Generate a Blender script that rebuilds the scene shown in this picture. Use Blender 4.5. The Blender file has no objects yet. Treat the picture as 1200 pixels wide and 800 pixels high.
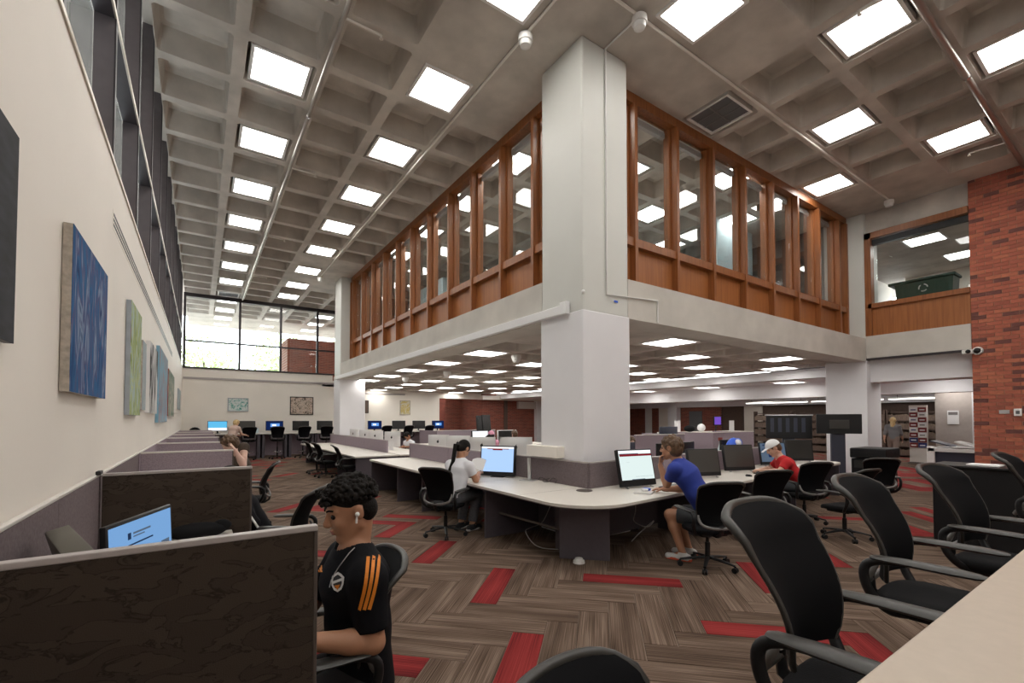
import bpy, bmesh, math, random
import numpy as np
from mathutils import Vector, Matrix, Euler
random.seed(7)
PI = math.pi
scene = bpy.context.scene
COL = scene.collection

# ------------------------------------------------------------------ camera
# photograph measured as 1200x800: focal length 537.7 px, level camera with a slight upward pitch and a rising lens
FPX, YAW, PPY, PITCH, CAMH = 537.72, 0.597286, 476.93, 0.025976, 1.68
cam_data = bpy.data.cameras.new('camera')
cam_data.sensor_width = 36.0
cam_data.lens = FPX / 1200 * 36
cam_data.shift_y = (PPY - 400) / 1200
cam_data.clip_start = 0.05
cam_data.clip_end = 300
camera = bpy.data.objects.new('camera', cam_data)
COL.objects.link(camera)
camera.location = (0, 0, CAMH)
camera.rotation_euler = Euler((PI / 2 + PITCH, 0, -YAW), 'XYZ')
scene.camera = camera

# ------------------------------------------------------------------ sky and exposure
world = bpy.data.worlds.new('sky')
scene.world = world
world.use_nodes = True
bg = world.node_tree.nodes['Background']
bg.inputs['Color'].default_value = (0.93, 0.97, 1.0, 1)
bg.inputs['Strength'].default_value = 6.0
scene.view_settings.view_transform = 'Standard'
scene.view_settings.look = 'None'
scene.view_settings.gamma = 1.0
scene.view_settings.use_curve_mapping = False
scene.view_settings.exposure = 0.2
LAMP_STRENGTH = 13.0
LAMP_COLOR = (1.0, 0.965, 0.915)

# ------------------------------------------------------------------ pixel -> place
_c, _s = math.cos(PITCH), math.sin(PITCH)
def at(x, y, **k):
    """point where the sight line of photo pixel (x, y) meets the plane X=, Y= or Z="""
    r = (x - 600) / FPX; u2 = (PPY - y) / FPX
    f = _c - u2 * _s; u = _s + u2 * _c
    d = (f * math.sin(YAW) + r * math.cos(YAW), f * math.cos(YAW) - r * math.sin(YAW), u)
    a, v = list(k.items())[0]
    i = 'XYZ'.index(a)
    t = (v - (CAMH if i == 2 else 0)) / d[i]
    return Vector((d[0] * t, d[1] * t, d[2] * t + CAMH))

# ------------------------------------------------------------------ materials
MATS = {}
def _node(nt, t, **kw):
    n = nt.nodes.new(t)
    for k, v in kw.items():
        setattr(n, k, v)
    return n
def mat(name, col, rough=0.6, metal=0.0, var=0.0, scale=8.0, col2=None, bump=0.0, bscale=60.0, stretch=(1, 1, 1),
        spec=0.5, detail=4.0, coords='Object', coat=0.0):
    m = bpy.data.materials.new(name); m.use_nodes = True
    nt = m.node_tree; b = nt.nodes['Principled BSDF']
    b.inputs['Roughness'].default_value = rough
    b.inputs['Metallic'].default_value = metal
    b.inputs['Specular IOR Level'].default_value = spec
    if coat: b.inputs['Coat Weight'].default_value = coat
    c = (*col, 1)
    b.inputs['Base Color'].default_value = c
    if var or col2 or bump:
        tc = _node(nt, 'ShaderNodeTexCoord'); mp = _node(nt, 'ShaderNodeMapping')
        mp.inputs['Scale'].default_value = stretch
        nt.links.new(tc.outputs[coords], mp.inputs['Vector'])
    if var or col2:
        n = _node(nt, 'ShaderNodeTexNoise'); n.inputs['Scale'].default_value = scale; n.inputs['Detail'].default_value = detail
        nt.links.new(mp.outputs['Vector'], n.inputs['Vector'])
        r = _node(nt, 'ShaderNodeValToRGB')
        if col2 is None:
            r.color_ramp.elements[0].color = (*[max(0, x * (1 - var)) for x in col], 1)
            r.color_ramp.elements[1].color = (*[min(1, x * (1 + var)) for x in col], 1)
        else:
            r.color_ramp.elements[0].color = c; r.color_ramp.elements[1].color = (*col2, 1)
        r.color_ramp.elements[0].position = 0.3; r.color_ramp.elements[1].position = 0.7
        nt.links.new(n.outputs['Fac'], r.inputs['Fac']); nt.links.new(r.outputs['Color'], b.inputs['Base Color'])
    if bump:
        n2 = _node(nt, 'ShaderNodeTexNoise'); n2.inputs['Scale'].default_value = bscale; n2.inputs['Detail'].default_value = 3
        nt.links.new(mp.outputs['Vector'], n2.inputs['Vector'])
        bp = _node(nt, 'ShaderNodeBump'); bp.inputs['Strength'].default_value = bump; bp.inputs['Distance'].default_value = 0.01
        nt.links.new(n2.outputs['Fac'], bp.inputs['Height']); nt.links.new(bp.outputs['Normal'], b.inputs['Normal'])
    MATS[name] = m
    return m
def emit(name, col, strength):
    m = bpy.data.materials.new(name); m.use_nodes = True
    nt = m.node_tree; nt.nodes.remove(nt.nodes['Principled BSDF'])
    e = _node(nt, 'ShaderNodeEmission'); e.inputs['Color'].default_value = (*col, 1); e.inputs['Strength'].default_value = strength
    nt.links.new(e.outputs[0], nt.nodes['Material Output'].inputs['Surface'])
    MATS[name] = m
    return m
def glassmat(name, tint=(0.9, 0.93, 0.93), refl=1.0):
    m = bpy.data.materials.new(name); m.use_nodes = True
    nt = m.node_tree; nt.nodes.remove(nt.nodes['Principled BSDF'])
    t = _node(nt, 'ShaderNodeBsdfTransparent'); t.inputs['Color'].default_value = (*tint, 1)
    g = _node(nt, 'ShaderNodeBsdfGlossy'); g.inputs['Roughness'].default_value = 0.02; g.inputs['Color'].default_value = (refl, refl, refl, 1)
    lw = _node(nt, 'ShaderNodeLayerWeight'); lw.inputs['Blend'].default_value = 0.5
    pw = _node(nt, 'ShaderNodeMath', operation='POWER'); pw.inputs[1].default_value = 4.0
    f = _node(nt, 'ShaderNodeMath', operation='MULTIPLY_ADD'); f.inputs[1].default_value = 0.75; f.inputs[2].default_value = 0.03
    nt.links.new(lw.outputs['Facing'], pw.inputs[0]); nt.links.new(pw.outputs[0], f.inputs[0])
    x = _node(nt, 'ShaderNodeMixShader')
    nt.links.new(f.outputs[0], x.inputs['Fac']); nt.links.new(t.outputs[0], x.inputs[1]); nt.links.new(g.outputs[0], x.inputs[2])
    nt.links.new(x.outputs[0], nt.nodes['Material Output'].inputs['Surface'])
    MATS[name] = m
    return m
def paintmat(name, cols, scale=3.0, stretch=(1, 1, 1), dist=1.5, rough=0.5):
    """brushed abstract paint: a distorted noise through a ramp of several colours"""
    m = bpy.data.materials.new(name); m.use_nodes = True
    nt = m.node_tree; b = nt.nodes['Principled BSDF']; b.inputs['Roughness'].default_value = 0.85; b.inputs['Specular IOR Level'].default_value = 0.12
    tc = _node(nt, 'ShaderNodeTexCoord'); mp = _node(nt, 'ShaderNodeMapping'); mp.inputs['Scale'].default_value = stretch
    n = _node(nt, 'ShaderNodeTexNoise'); n.inputs['Scale'].default_value = scale; n.inputs['Detail'].default_value = 6; n.inputs['Distortion'].default_value = dist
    r = _node(nt, 'ShaderNodeValToRGB')
    for i, c in enumerate(cols):
        p = 0.28 + 0.44 * i / max(1, len(cols) - 1)
        e = r.color_ramp.elements[i] if i < 2 else r.color_ramp.elements.new(p)
        e.position = p; e.color = (*c, 1)
    nt.links.new(tc.outputs['Object'], mp.inputs['Vector']); nt.links.new(mp.outputs['Vector'], n.inputs['Vector'])
    nt.links.new(n.outputs['Fac'], r.inputs['Fac']); nt.links.new(r.outputs['Color'], b.inputs['Base Color'])
    MATS[name] = m
    return m
def carpetmat(name, dark, mid, light):
    """fine lengthwise yarn stripes, read from UV in metres (u along the plank)"""
    m = bpy.data.materials.new(name); m.use_nodes = True
    nt = m.node_tree; b = nt.nodes['Principled BSDF']; b.inputs['Roughness'].default_value = 0.95; b.inputs['Specular IOR Level'].default_value = 0.15
    tc = _node(nt, 'ShaderNodeTexCoord'); mp = _node(nt, 'ShaderNodeMapping'); mp.inputs['Scale'].default_value = (1.3, 130.0, 1)
    n = _node(nt, 'ShaderNodeTexNoise'); n.inputs['Scale'].default_value = 1.0; n.inputs['Detail'].default_value = 3
    mp2 = _node(nt, 'ShaderNodeMapping'); mp2.inputs['Scale'].default_value = (1.1, 7.0, 1)
    n2 = _node(nt, 'ShaderNodeTexNoise'); n2.inputs['Scale'].default_value = 1.0; n2.inputs['Detail'].default_value = 1
    ad = _node(nt, 'ShaderNodeMath', operation='MULTIPLY_ADD'); ad.inputs[1].default_value = 0.62
    sc = _node(nt, 'ShaderNodeMath', operation='MULTIPLY'); sc.inputs[1].default_value = 0.38
    r = _node(nt, 'ShaderNodeValToRGB')
    r.color_ramp.elements[0].position = 0.36; r.color_ramp.elements[0].color = (*dark, 1)
    r.color_ramp.elements[1].position = 0.64; r.color_ramp.elements[1].color = (*light, 1)
    e = r.color_ramp.elements.new(0.5); e.color = (*mid, 1)
    nt.links.new(tc.outputs['UV'], mp.inputs['Vector']); nt.links.new(mp.outputs['Vector'], n.inputs['Vector'])
    nt.links.new(tc.outputs['UV'], mp2.inputs['Vector']); nt.links.new(mp2.outputs['Vector'], n2.inputs['Vector'])
    nt.links.new(n2.outputs['Fac'], sc.inputs[0])
    nt.links.new(n.outputs['Fac'], ad.inputs[0]); nt.links.new(sc.outputs[0], ad.inputs[2])
    nt.links.new(ad.outputs[0], r.inputs['Fac']); nt.links.new(r.outputs['Color'], b.inputs['Base Color'])
    bp = _node(nt, 'ShaderNodeBump'); bp.inputs['Strength'].default_value = 0.3; bp.inputs['Distance'].default_value = 0.003
    nt.links.new(n.outputs['Fac'], bp.inputs['Height']); nt.links.new(bp.outputs['Normal'], b.inputs['Normal'])
    MATS[name] = m
    return m

mat('concrete', (0.55, 0.505, 0.455), 0.85, var=0.2, scale=1.6, bump=0.25, bscale=30, detail=6)
mat('concrete_light', (0.56, 0.53, 0.48), 0.8, var=0.1, scale=1.8, bump=0.15, bscale=35, detail=6)
mat('white_paint', (0.80, 0.79, 0.81), 0.55, var=0.03, scale=1.0)
mat('column_paint', (0.63, 0.63, 0.59), 0.5, var=0.03, scale=1.0)
mat('cream_wall', (0.86, 0.81, 0.735), 0.6, var=0.03, scale=0.7, bump=0.05, bscale=150)
mat('grey_wall', (0.42, 0.37, 0.34), 0.7, var=0.05)
mat('wood', (0.20, 0.064, 0.017), 0.4, var=0.0, col2=(0.31, 0.108, 0.030), scale=5.0, stretch=(6, 6, 0.35), detail=6)
mat('wood_panel', (0.25, 0.082, 0.022), 0.42, col2=(0.36, 0.130, 0.036), scale=4.0, stretch=(8, 8, 0.3), detail=6)
mat('bronze', (0.045, 0.038, 0.042), 0.45, metal=0.4, var=0.1)
mat('fin_metal', (0.115, 0.098, 0.105), 0.5, metal=0.2, var=0.08)
mat('edge_metal', (0.55, 0.5, 0.43), 0.4, metal=0.6)
mat('fabric', (0.150, 0.120, 0.125), 0.95, col2=(0.205, 0.168, 0.172), scale=60, bump=0.25, bscale=300, detail=3, spec=0.1)
mat('fabric_lilac', (0.27, 0.215, 0.25), 0.95, col2=(0.35, 0.285, 0.32), scale=70, bump=0.2, bscale=300, detail=3, spec=0.1)
def veinmat(name, base, dark):
    m = mat(name, base, 0.95, bump=0.3, bscale=260, spec=0.1)
    nt = m.node_tree; b = nt.nodes['Principled BSDF']
    tc = _node(nt, 'ShaderNodeTexCoord'); mp = _node(nt, 'ShaderNodeMapping'); mp.inputs['Scale'].default_value = (1, 1, 2.2)
    n = _node(nt, 'ShaderNodeTexNoise'); n.inputs['Scale'].default_value = 7.0; n.inputs['Detail'].default_value = 4; n.inputs['Distortion'].default_value = 0.8
    r = _node(nt, 'ShaderNodeValToRGB'); e = r.color_ramp.elements
    e[0].position = 0.47; e[0].color = (*base, 1); e[1].position = 0.50; e[1].color = (*dark, 1)
    e2 = e.new(0.515); e2.color = (*[x * 1.15 for x in base], 1)
    nt.links.new(tc.outputs['Object'], mp.inputs['Vector']); nt.links.new(mp.outputs['Vector'], n.inputs['Vector']); nt.links.new(n.outputs['Fac'], r.inputs['Fac']); nt.links.new(r.outputs['Color'], b.inputs['Base Color'])
veinmat('fabric_veined', (0.056, 0.043, 0.034), (0.030, 0.024, 0.020))
mat('trim_grey', (0.42, 0.38, 0.37), 0.5)
mat('trim_light', (0.66, 0.62, 0.58), 0.45)
mat('laminate', (0.70, 0.66, 0.60), 0.38, var=0.025, scale=40)
mat('laminate_beige', (0.52, 0.44, 0.36), 0.4, var=0.03, scale=25)
mat('desk_panel', (0.088, 0.074, 0.088), 0.6, var=0.06, scale=20)
mat('desk_edge', (0.10, 0.08, 0.07), 0.5)
mat('black_plastic', (0.010, 0.010, 0.011), 0.45, spec=0.35)
mat('black_mesh', (0.005, 0.005, 0.006), 0.8, spec=0.10)
mat('chair_rim', (0.035, 0.033, 0.03), 0.38)
mat('grey_plastic', (0.19, 0.18, 0.175), 0.45)
mat('black_fabric', (0.007, 0.007, 0.008), 0.9, spec=0.2, bump=0.2, bscale=200)
mat('chrome', (0.75, 0.75, 0.78), 0.18, metal=1.0)
mat('silver', (0.62, 0.62, 0.62), 0.35, metal=0.85)
mat('imac_silver', (0.74, 0.73, 0.72), 0.35, metal=0.2)
mat('steel_pipe', (0.42, 0.39, 0.36), 0.35, metal=0.8)
mat('conduit', (0.80, 0.76, 0.70), 0.5)
mat('plastic_white', (0.8, 0.79, 0.77), 0.4)
mat('grille', (0.11, 0.11, 0.115), 0.5)
mat('mortar', (0.42, 0.26, 0.19), 0.9, var=0.1, scale=30)
for i, c in enumerate([(0.42, 0.125, 0.075), (0.36, 0.105, 0.065), (0.46, 0.15, 0.085), (0.32, 0.095, 0.06), (0.15, 0.055, 0.045)]):
    mat('brick_%d' % i, c, 0.85, var=0.12, scale=14, bump=0.3, bscale=80)
mat('brick_dark', (0.20, 0.05, 0.032), 0.85, var=0.25, scale=6)
mat('paper', (0.82, 0.82, 0.82), 0.7)
mat('dark_wall', (0.10, 0.065, 0.05), 0.8, var=0.1)
mat('navy_plastic', (0.032, 0.036, 0.058), 0.45)
mat('green_plastic', (0.014, 0.045, 0.026), 0.5)
mat('blue_plastic', (0.02, 0.10, 0.62), 0.4)
mat('screen_off', (0.012, 0.011, 0.011), 0.25)
mat('screen_grey', (0.05, 0.046, 0.042), 0.3)
mat('cloth_white', (0.78, 0.78, 0.79), 0.85)
mat('office_blue', (0.50, 0.62, 0.66), 0.6)
glassmat('glass')
glassmat('glass_dim', (0.75, 0.78, 0.78))
emit('lamp', LAMP_COLOR, LAMP_STRENGTH)
emit('lamp_low', (1.0, 0.97, 0.92), 10.0)
emit('lamp_strip', (1.0, 0.97, 0.92), 5.0)
emit('scr_page', (0.80, 0.93, 0.91), 0.85)
emit('scr_white', (0.95, 0.97, 1.0), 1.0)
emit('scr_blue', (0.22, 0.44, 0.80), 0.75)
emit('scr_ltblue', (0.42, 0.62, 0.98), 0.95)
emit('scr_maroon', (0.20, 0.012, 0.02), 0.9)
emit('scr_navy', (0.01, 0.03, 0.14), 0.5)
emit('scr_glow', (0.15, 0.38, 0.9), 0.9)
emit('scr_dim', (0.10, 0.14, 0.20), 0.8)
emit('scr_text', (0.03, 0.06, 0.14), 0.5)
emit('scr_cyan', (0.12, 0.52, 0.85), 0.9)
emit('scr_purple', (0.22, 0.10, 0.65), 0.7)

# ------------------------------------------------------------------ mesh helpers
class MB:
    def __init__(self):
        self.v = []; self.f = []; self.m = []; self.uv = None
    def add(self, verts, faces, mi=0):
        o = len(self.v)
        self.v += [tuple(p) for p in verts]
        self.f += [tuple(i + o for i in f) for f in faces]
        self.m += [mi] * len(faces)
        return self
    def box(self, x0, y0, z0, x1, y1, z1, mi=0):
        x0, x1 = min(x0, x1), max(x0, x1); y0, y1 = min(y0, y1), max(y0, y1); z0, z1 = min(z0, z1), max(z0, z1)
        return self.add([(x0, y0, z0), (x1, y0, z0), (x1, y1, z0), (x0, y1, z0), (x0, y0, z1), (x1, y0, z1), (x1, y1, z1), (x0, y1, z1)],
                        [(0, 3, 2, 1), (4, 5, 6, 7), (0, 1, 5, 4), (1, 2, 6, 5), (2, 3, 7, 6), (3, 0, 4, 7)], mi)
    def obox(self, c, size, rot=(0, 0, 0), mi=0):
        M = Matrix.Translation(c) @ Euler(rot, 'XYZ').to_matrix().to_4x4()
        sx, sy, sz = [s / 2 for s in size]
        vs = [M @ Vector(p) for p in [(-sx, -sy, -sz), (sx, -sy, -sz), (sx, sy, -sz), (-sx, sy, -sz), (-sx, -sy, sz), (sx, -sy, sz), (sx, sy, sz), (-sx, sy, sz)]]
        return self.add(vs, [(0, 3, 2, 1), (4, 5, 6, 7), (0, 1, 5, 4), (1, 2, 6, 5), (2, 3, 7, 6), (3, 0, 4, 7)], mi)
    def rbox(self, x0, y0, z0, x1, y1, z1, r=0.01, mi=0):
        """box with chamfered edges"""
        bm = bmesh.new()
        bmesh.ops.create_cube(bm, size=1)
        for v in bm.verts:
            v.co = Vector(((x0 + x1) / 2 + v.co.x * (x1 - x0), (y0 + y1) / 2 + v.co.y * (y1 - y0), (z0 + z1) / 2 + v.co.z * (z1 - z0)))
        bmesh.ops.bevel(bm, geom=list(bm.edges), offset=r, segments=2, affect='EDGES', profile=0.5)
        bm.verts.ensure_lookup_table()
        self.add([v.co for v in bm.verts], [[v.index for v in f.verts] for f in bm.faces], mi)
        bm.free(); return self
    def cyl(self, p0, p1, r0, r1=None, n=12, mi=0, caps=True):
        r1 = r0 if r1 is None else r1
        p0 = Vector(p0); p1 = Vector(p1); d = (p1 - p0).normalized()
        a = d.orthogonal().normalized(); b = d.cross(a)
        vs = []
        for p, r in ((p0, r0), (p1, r1)):
            for i in range(n):
                t = 2 * PI * i / n
                vs.append(p + a * (r * math.cos(t)) + b * (r * math.sin(t)))
        fs = [(i, (i + 1) % n, n + (i + 1) % n, n + i) for i in range(n)]
        if caps: fs += [tuple(range(n - 1, -1, -1)), tuple(range(n, 2 * n))]
        return self.add(vs, fs, mi)
    def tube(self, pts, r, n=8, mi=0, flat=None):
        """round tube (or flattened: flat=(width, thickness)) along a polyline; r may be a list"""
        pts = [Vector(p) for p in pts]
        vs = []; N = len(pts)
        up = Vector((0, 0, 1))
        for k, p in enumerate(pts):
            d = (pts[min(k + 1, N - 1)] - pts[max(k - 1, 0)]).normalized()
            if k == 0:
                a = d.cross(up)
                if a.length < 1e-3: a = d.cross(Vector((0, 1, 0)))
            else:                                          # carry the frame along the path
                a2 = a - d * a.dot(d)
                a = a2 if a2.length > 0.2 else b - d * b.dot(d)
            a.normalize(); b = a.cross(d).normalized()
            rr = r[k] if isinstance(r, (list, tuple)) else r
            ra, rb = (rr, rr) if flat is None else (flat[0] * rr, flat[1] * rr)
            for i in range(n):
                t = 2 * PI * i / n
                vs.append(p + a * (ra * math.cos(t)) + b * (rb * math.sin(t)))
        fs = []
        for k in range(N - 1):
            for i in range(n):
                fs.append((k * n + i, k * n + (i + 1) % n, (k + 1) * n + (i + 1) % n, (k + 1) * n + i))
        fs += [tuple(range(n - 1, -1, -1)), tuple(range((N - 1) * n, N * n))]
        return self.add(vs, fs, mi)
    def prism(self, poly, z0, z1, mi=0):
        n = len(poly)
        vs = [(x, y, z0) for x, y in poly] + [(x, y, z1) for x, y in poly]
        fs = [tuple(range(n - 1, -1, -1)), tuple(range(n, 2 * n))] + [(i, (i + 1) % n, n + (i + 1) % n, n + i) for i in range(n)]
        return self.add(vs, fs, mi)
    def lathe(self, prof, c=(0, 0, 0), n=16, mi=0):
        """profile [(r, z)] turned about the vertical axis through c"""
        vs = []
        for r, z in prof:
            for i in range(n):
                t = 2 * PI * i / n
                vs.append((c[0] + r * math.cos(t), c[1] + r * math.sin(t), c[2] + z))
        N = len(prof); fs = []
        for k in range(N - 1):
            for i in range(n):
                fs.append((k * n + i, k * n + (i + 1) % n, (k + 1) * n + (i + 1) % n, (k + 1) * n + i))
        fs += [tuple(range(n - 1, -1, -1)), tuple(range((N - 1) * n, N * n))]
        return self.add(vs, fs, mi)
    def sphere(self, c, r, n=12, m=8, mi=0, sc=(1, 1, 1)):
        prof = []
        vs = []; fs = []
        for j in range(1, m):
            ph = PI * j / m
            for i in range(n):
                t = 2 * PI * i / n
                vs.append((c[0] + sc[0] * r * math.sin(ph) * math.cos(t), c[1] + sc[1] * r * math.sin(ph) * math.sin(t), c[2] + sc[2] * r * math.cos(ph)))
        for j in range(m - 2):
            for i in range(n):
                fs.append((j * n + i, (j + 1) * n + i, (j + 1) * n + (i + 1) % n, j * n + (i + 1) % n))
        vs += [(c[0], c[1], c[2] + sc[2] * r), (c[0], c[1], c[2] - sc[2] * r)]
        T = len(vs) - 2
        for i in range(n):
            fs.append((T, i, (i + 1) % n)); fs.append((T + 1, (m - 2) * n + (i + 1) % n, (m - 2) * n + i))
        return self.add(vs, fs, mi)
    def quad(self, a, b, c, d, mi=0):
        return self.add([a, b, c, d], [(0, 1, 2, 3)], mi)
    def mesh(self, name, mats, off=(0, 0, 0), smooth=None):
        me = bpy.data.meshes.new(name)
        ox, oy, oz = off
        me.from_pydata([(x - ox, y - oy, z - oz) for x, y, z in self.v], [], self.f)
        for m in ([mats] if isinstance(mats, str) else mats): me.materials.append(MATS[m])
        if any(self.m): me.polygons.foreach_set('material_index', self.m)
        if smooth is not None:
            me.polygons.foreach_set('use_smooth', [True] * len(me.polygons))
            me.set_sharp_from_angle(angle=math.radians(smooth))
        me.update()
        return me
    def build(self, name, mats, parent=None, world=False, smooth=None, bevel=0):
        """link as one mesh object; world=True: vertices are world coordinates, parent is an unrotated thing"""
        off = (0, 0, 0)
        if parent is not None and world: off = ROOTLOC[parent.name]
        o = bpy.data.objects.new(name, self.mesh(name, mats, off, smooth))
        COL.objects.link(o)
        if parent is not None: o.parent = parent
        if bevel:
            b = o.modifiers.new('bevel', 'BEVEL'); b.width = bevel; b.segments = 2; b.limit_method = 'ANGLE'
        return o
ROOTLOC = {}
def tag(o, label=None, cat=None, group=None, kind=None):
    if label: o['label'] = label
    if cat: o['category'] = cat
    if group: o['group'] = group
    if kind: o['kind'] = kind
    return o
def thing(name, label, cat, loc=(0, 0, 0), rz=0.0, group=None):
    o = bpy.data.objects.new(name, None); COL.objects.link(o)
    o.empty_display_size = 0.1
    o.location = loc; o.rotation_euler = (0, 0, rz); ROOTLOC[o.name] = tuple(loc)
    return tag(o, label, cat, group)
def struct_root(name, loc=(0, 0, 0)):
    o = bpy.data.objects.new(name, None); COL.objects.link(o); o.location = loc; ROOTLOC[o.name] = tuple(loc)
    return tag(o, kind='structure')
def struct(mb, name, mats, parent=None, smooth=None, bevel=0, label=None):
    o = mb.build(name, mats, parent, world=parent is not None, smooth=smooth, bevel=bevel)
    if parent is None: tag(o, kind='structure')
    if label: o['label'] = label
    return o
def single(mb, name, mats, label, cat, group=None, smooth=None, bevel=0, loc=None, rz=0):
    """a thing that is one mesh; with loc the vertices are local to it, otherwise its origin is put at its base"""
    if loc is None:
        a = np.array(mb.v); loc = ((a[:, 0].min() + a[:, 0].max()) / 2, (a[:, 1].min() + a[:, 1].max()) / 2, a[:, 2].min()); off = loc
    else: off = (0, 0, 0)
    o = bpy.data.objects.new(name, mb.mesh(name, mats, off, smooth)); COL.objects.link(o)
    o.location = loc; o.rotation_euler = (0, 0, rz)
    if bevel:
        b = o.modifiers.new('bevel', 'BEVEL'); b.width = bevel; b.segments = 2; b.limit_method = 'ANGLE'
    return tag(o, label, cat, group)
CHILDREN = {}
def copy_tree(o, loc=None, rz=None, label=None, group=None, parent=None, skip=()):
    c = o.copy(); COL.objects.link(c)
    if parent is not None: c.parent = parent
    if loc is not None: c.location = loc
    if rz is not None: c.rotation_euler = (0, 0, rz)
    if label: c['label'] = label
    if group: c['group'] = group
    ROOTLOC[c.name] = tuple(c.location)
    for ch in o.children:
        if ch.name.split('.')[0] in skip: continue
        copy_tree(ch, parent=c, skip=skip)
    return c
def smooth_path(pts, n=5):
    """Catmull-Rom through the points"""
    P = [Vector(p) for p in pts]; out = []
    for i in range(len(P) - 1):
        a, b, c, d = P[max(i - 1, 0)], P[i], P[i + 1], P[min(i + 2, len(P) - 1)]
        for k in range(n):
            t = k / n
            out.append(0.5 * ((2 * b) + (c - a) * t + (2 * a - 5 * b + 4 * c - d) * t * t + (3 * b - a - 3 * c + d) * t ** 3))
    return out + [P[-1]]
def rounded(poly, radii, n=8):
    """2D polygon with rounded corners (a radius per corner)"""
    out = []; N = len(poly)
    for i, (p, r) in enumerate(zip(poly, radii)):
        p = Vector(p); a = (Vector(poly[i - 1]) - p); b = (Vector(poly[(i + 1) % N]) - p)
        if r <= 0: out.append(tuple(p)); continue
        a.normalize(); b.normalize()
        ang = math.acos(max(-1, min(1, a.dot(b)))); t = r / math.tan(ang / 2)
        c = p + (a + b).normalized() * (r / math.sin(ang / 2))
        s = p + a * t; e = p + b * t
        a0 = math.atan2(s.y - c.y, s.x - c.x); a1 = math.atan2(e.y - c.y, e.x - c.x)
        d = (a1 - a0 + PI) % (2 * PI) - PI
        for k in range(n + 1):
            q = a0 + d * k / n; out.append((c.x + r * math.cos(q), c.y + r * math.sin(q)))
    return out

# ================================================================== the building
MOD = 1.118                       # waffle module
CX, CY = 4.88, 5.19               # centre of the corner column, a crossing of the waffle ribs
ZC = 7.15                         # hall ceiling
ZL = 3.2                          # ceiling under the mezzanine
WX = -0.65                        # left wall face
YF = 24.15                        # back wall face
SILL = 3.88
EX, EY = 14.55, 2.73              # brick wall face and its corner

def brickmat(name, c1, c2, mortar, scale=1.0, axis='YZ'):
    m = bpy.data.materials.new(name); m.use_nodes = True
    nt = m.node_tree; b = nt.nodes['Principled BSDF']; b.inputs['Roughness'].default_value = 0.9
    tc = _node(nt, 'ShaderNodeTexCoord'); sp = _node(nt, 'ShaderNodeSeparateXYZ'); cb = _node(nt, 'ShaderNodeCombineXYZ')
    nt.links.new(tc.outputs['Object'], sp.inputs[0])
    nt.links.new(sp.outputs[axis[0]], cb.inputs[0]); nt.links.new(sp.outputs[axis[1]], cb.inputs[1])
    t = _node(nt, 'ShaderNodeTexBrick'); t.inputs['Color1'].default_value = (*c1, 1); t.inputs['Color2'].default_value = (*c2, 1)
    t.inputs['Mortar'].default_value = (*mortar, 1); t.inputs['Scale'].default_value = scale
    t.inputs['Brick Width'].default_value = 0.30; t.inputs['Row Height'].default_value = 0.075; t.inputs['Mortar Size'].default_value = 0.006
    nt.links.new(cb.outputs[0], t.inputs['Vector']); nt.links.new(t.outputs['Color'], b.inputs['Base Color'])
    MATS[name] = m
brickmat('brick_far_x', (0.27, 0.065, 0.04), (0.17, 0.042, 0.03), (0.3, 0.2, 0.15), axis='XZ')
brickmat('brick_far_y', (0.27, 0.065, 0.04), (0.17, 0.042, 0.03), (0.3, 0.2, 0.15), axis='YZ')

# ---- floor: base slab with herringbone carpet planks
mat('canvas_beige0', (0.22, 0.17, 0.14), 0.95)
fl = struct_root('floor')
struct(MB().box(-0.9, -6.2, -0.12, 30, 33, -0.006), 'subfloor', 'canvas_beige0', fl)
carpetmat('carpet_a', (0.060, 0.037, 0.025), (0.138, 0.094, 0.069), (0.245, 0.178, 0.136))
carpetmat('carpet_b', (0.050, 0.031, 0.021), (0.112, 0.075, 0.054), (0.195, 0.138, 0.104))
carpetmat('carpet_red', (0.11, 0.012, 0.013), (0.22, 0.023, 0.023), (0.30, 0.040, 0.037))
W4 = 0.25
OU, OV = -2.56 * W4, 0.28 * W4
R2 = math.sqrt(0.5)
def uv2xy(u, v): return ((u + v) * R2, (u - v) * R2)
planks = []
for m in range(-20, 24):
    for k in range(-70, 70):
        for kind in (0, 1):
            if kind == 0: u, v = (k + 8 * m + 2) * W4 + OU, (k + 0.5) * W4 + OV
            else: u, v = (k + 4.5 + 8 * m) * W4 + OU, (k - 1) * W4 + OV
            x, y = uv2xy(u, v)
            if not (WX + 0.2 < x < 26.5 and -1.0 < y < YF + 2): continue
            planks.append((math.hypot(x, y), x, y, kind, k, m))
planks.sort()
red_px = [(572, 685), (608, 770), (743, 678), (862, 735), (460, 778), (461, 617.5), (502, 647), (990, 745), (877, 664), (985, 663),
          (1060, 600), (374, 650), (376, 597), (1073, 620)]
red_spots = [at(a, b, Z=0).xy for a, b in red_px]
reds = set()
for s in red_spots:
    best = None
    for i, (d, x, y, kind, k, m) in enumerate(planks[:1500]):
        dx, dy = s[0] - x, s[1] - y
        a, b = (dx + dy) * R2, (dx - dy) * R2
        if kind: a, b = b, a
        if abs(a) <= 0.52 and abs(b) <= 0.14:
            q = abs(a) + 4 * abs(b)
            if best is None or q < best[0]: best = (q, i)
    if best: reds.add(best[1])
rnd = random.Random(11)
for i, (d, x, y, kind, k, m) in enumerate(planks):
    if d > 7.6 and rnd.random() < 0.13: reds.add(i)
    elif 14.2 < x < 20.5 and 2.0 < y < 6.6 and rnd.random() < 0.6: reds.add(i)
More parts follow.
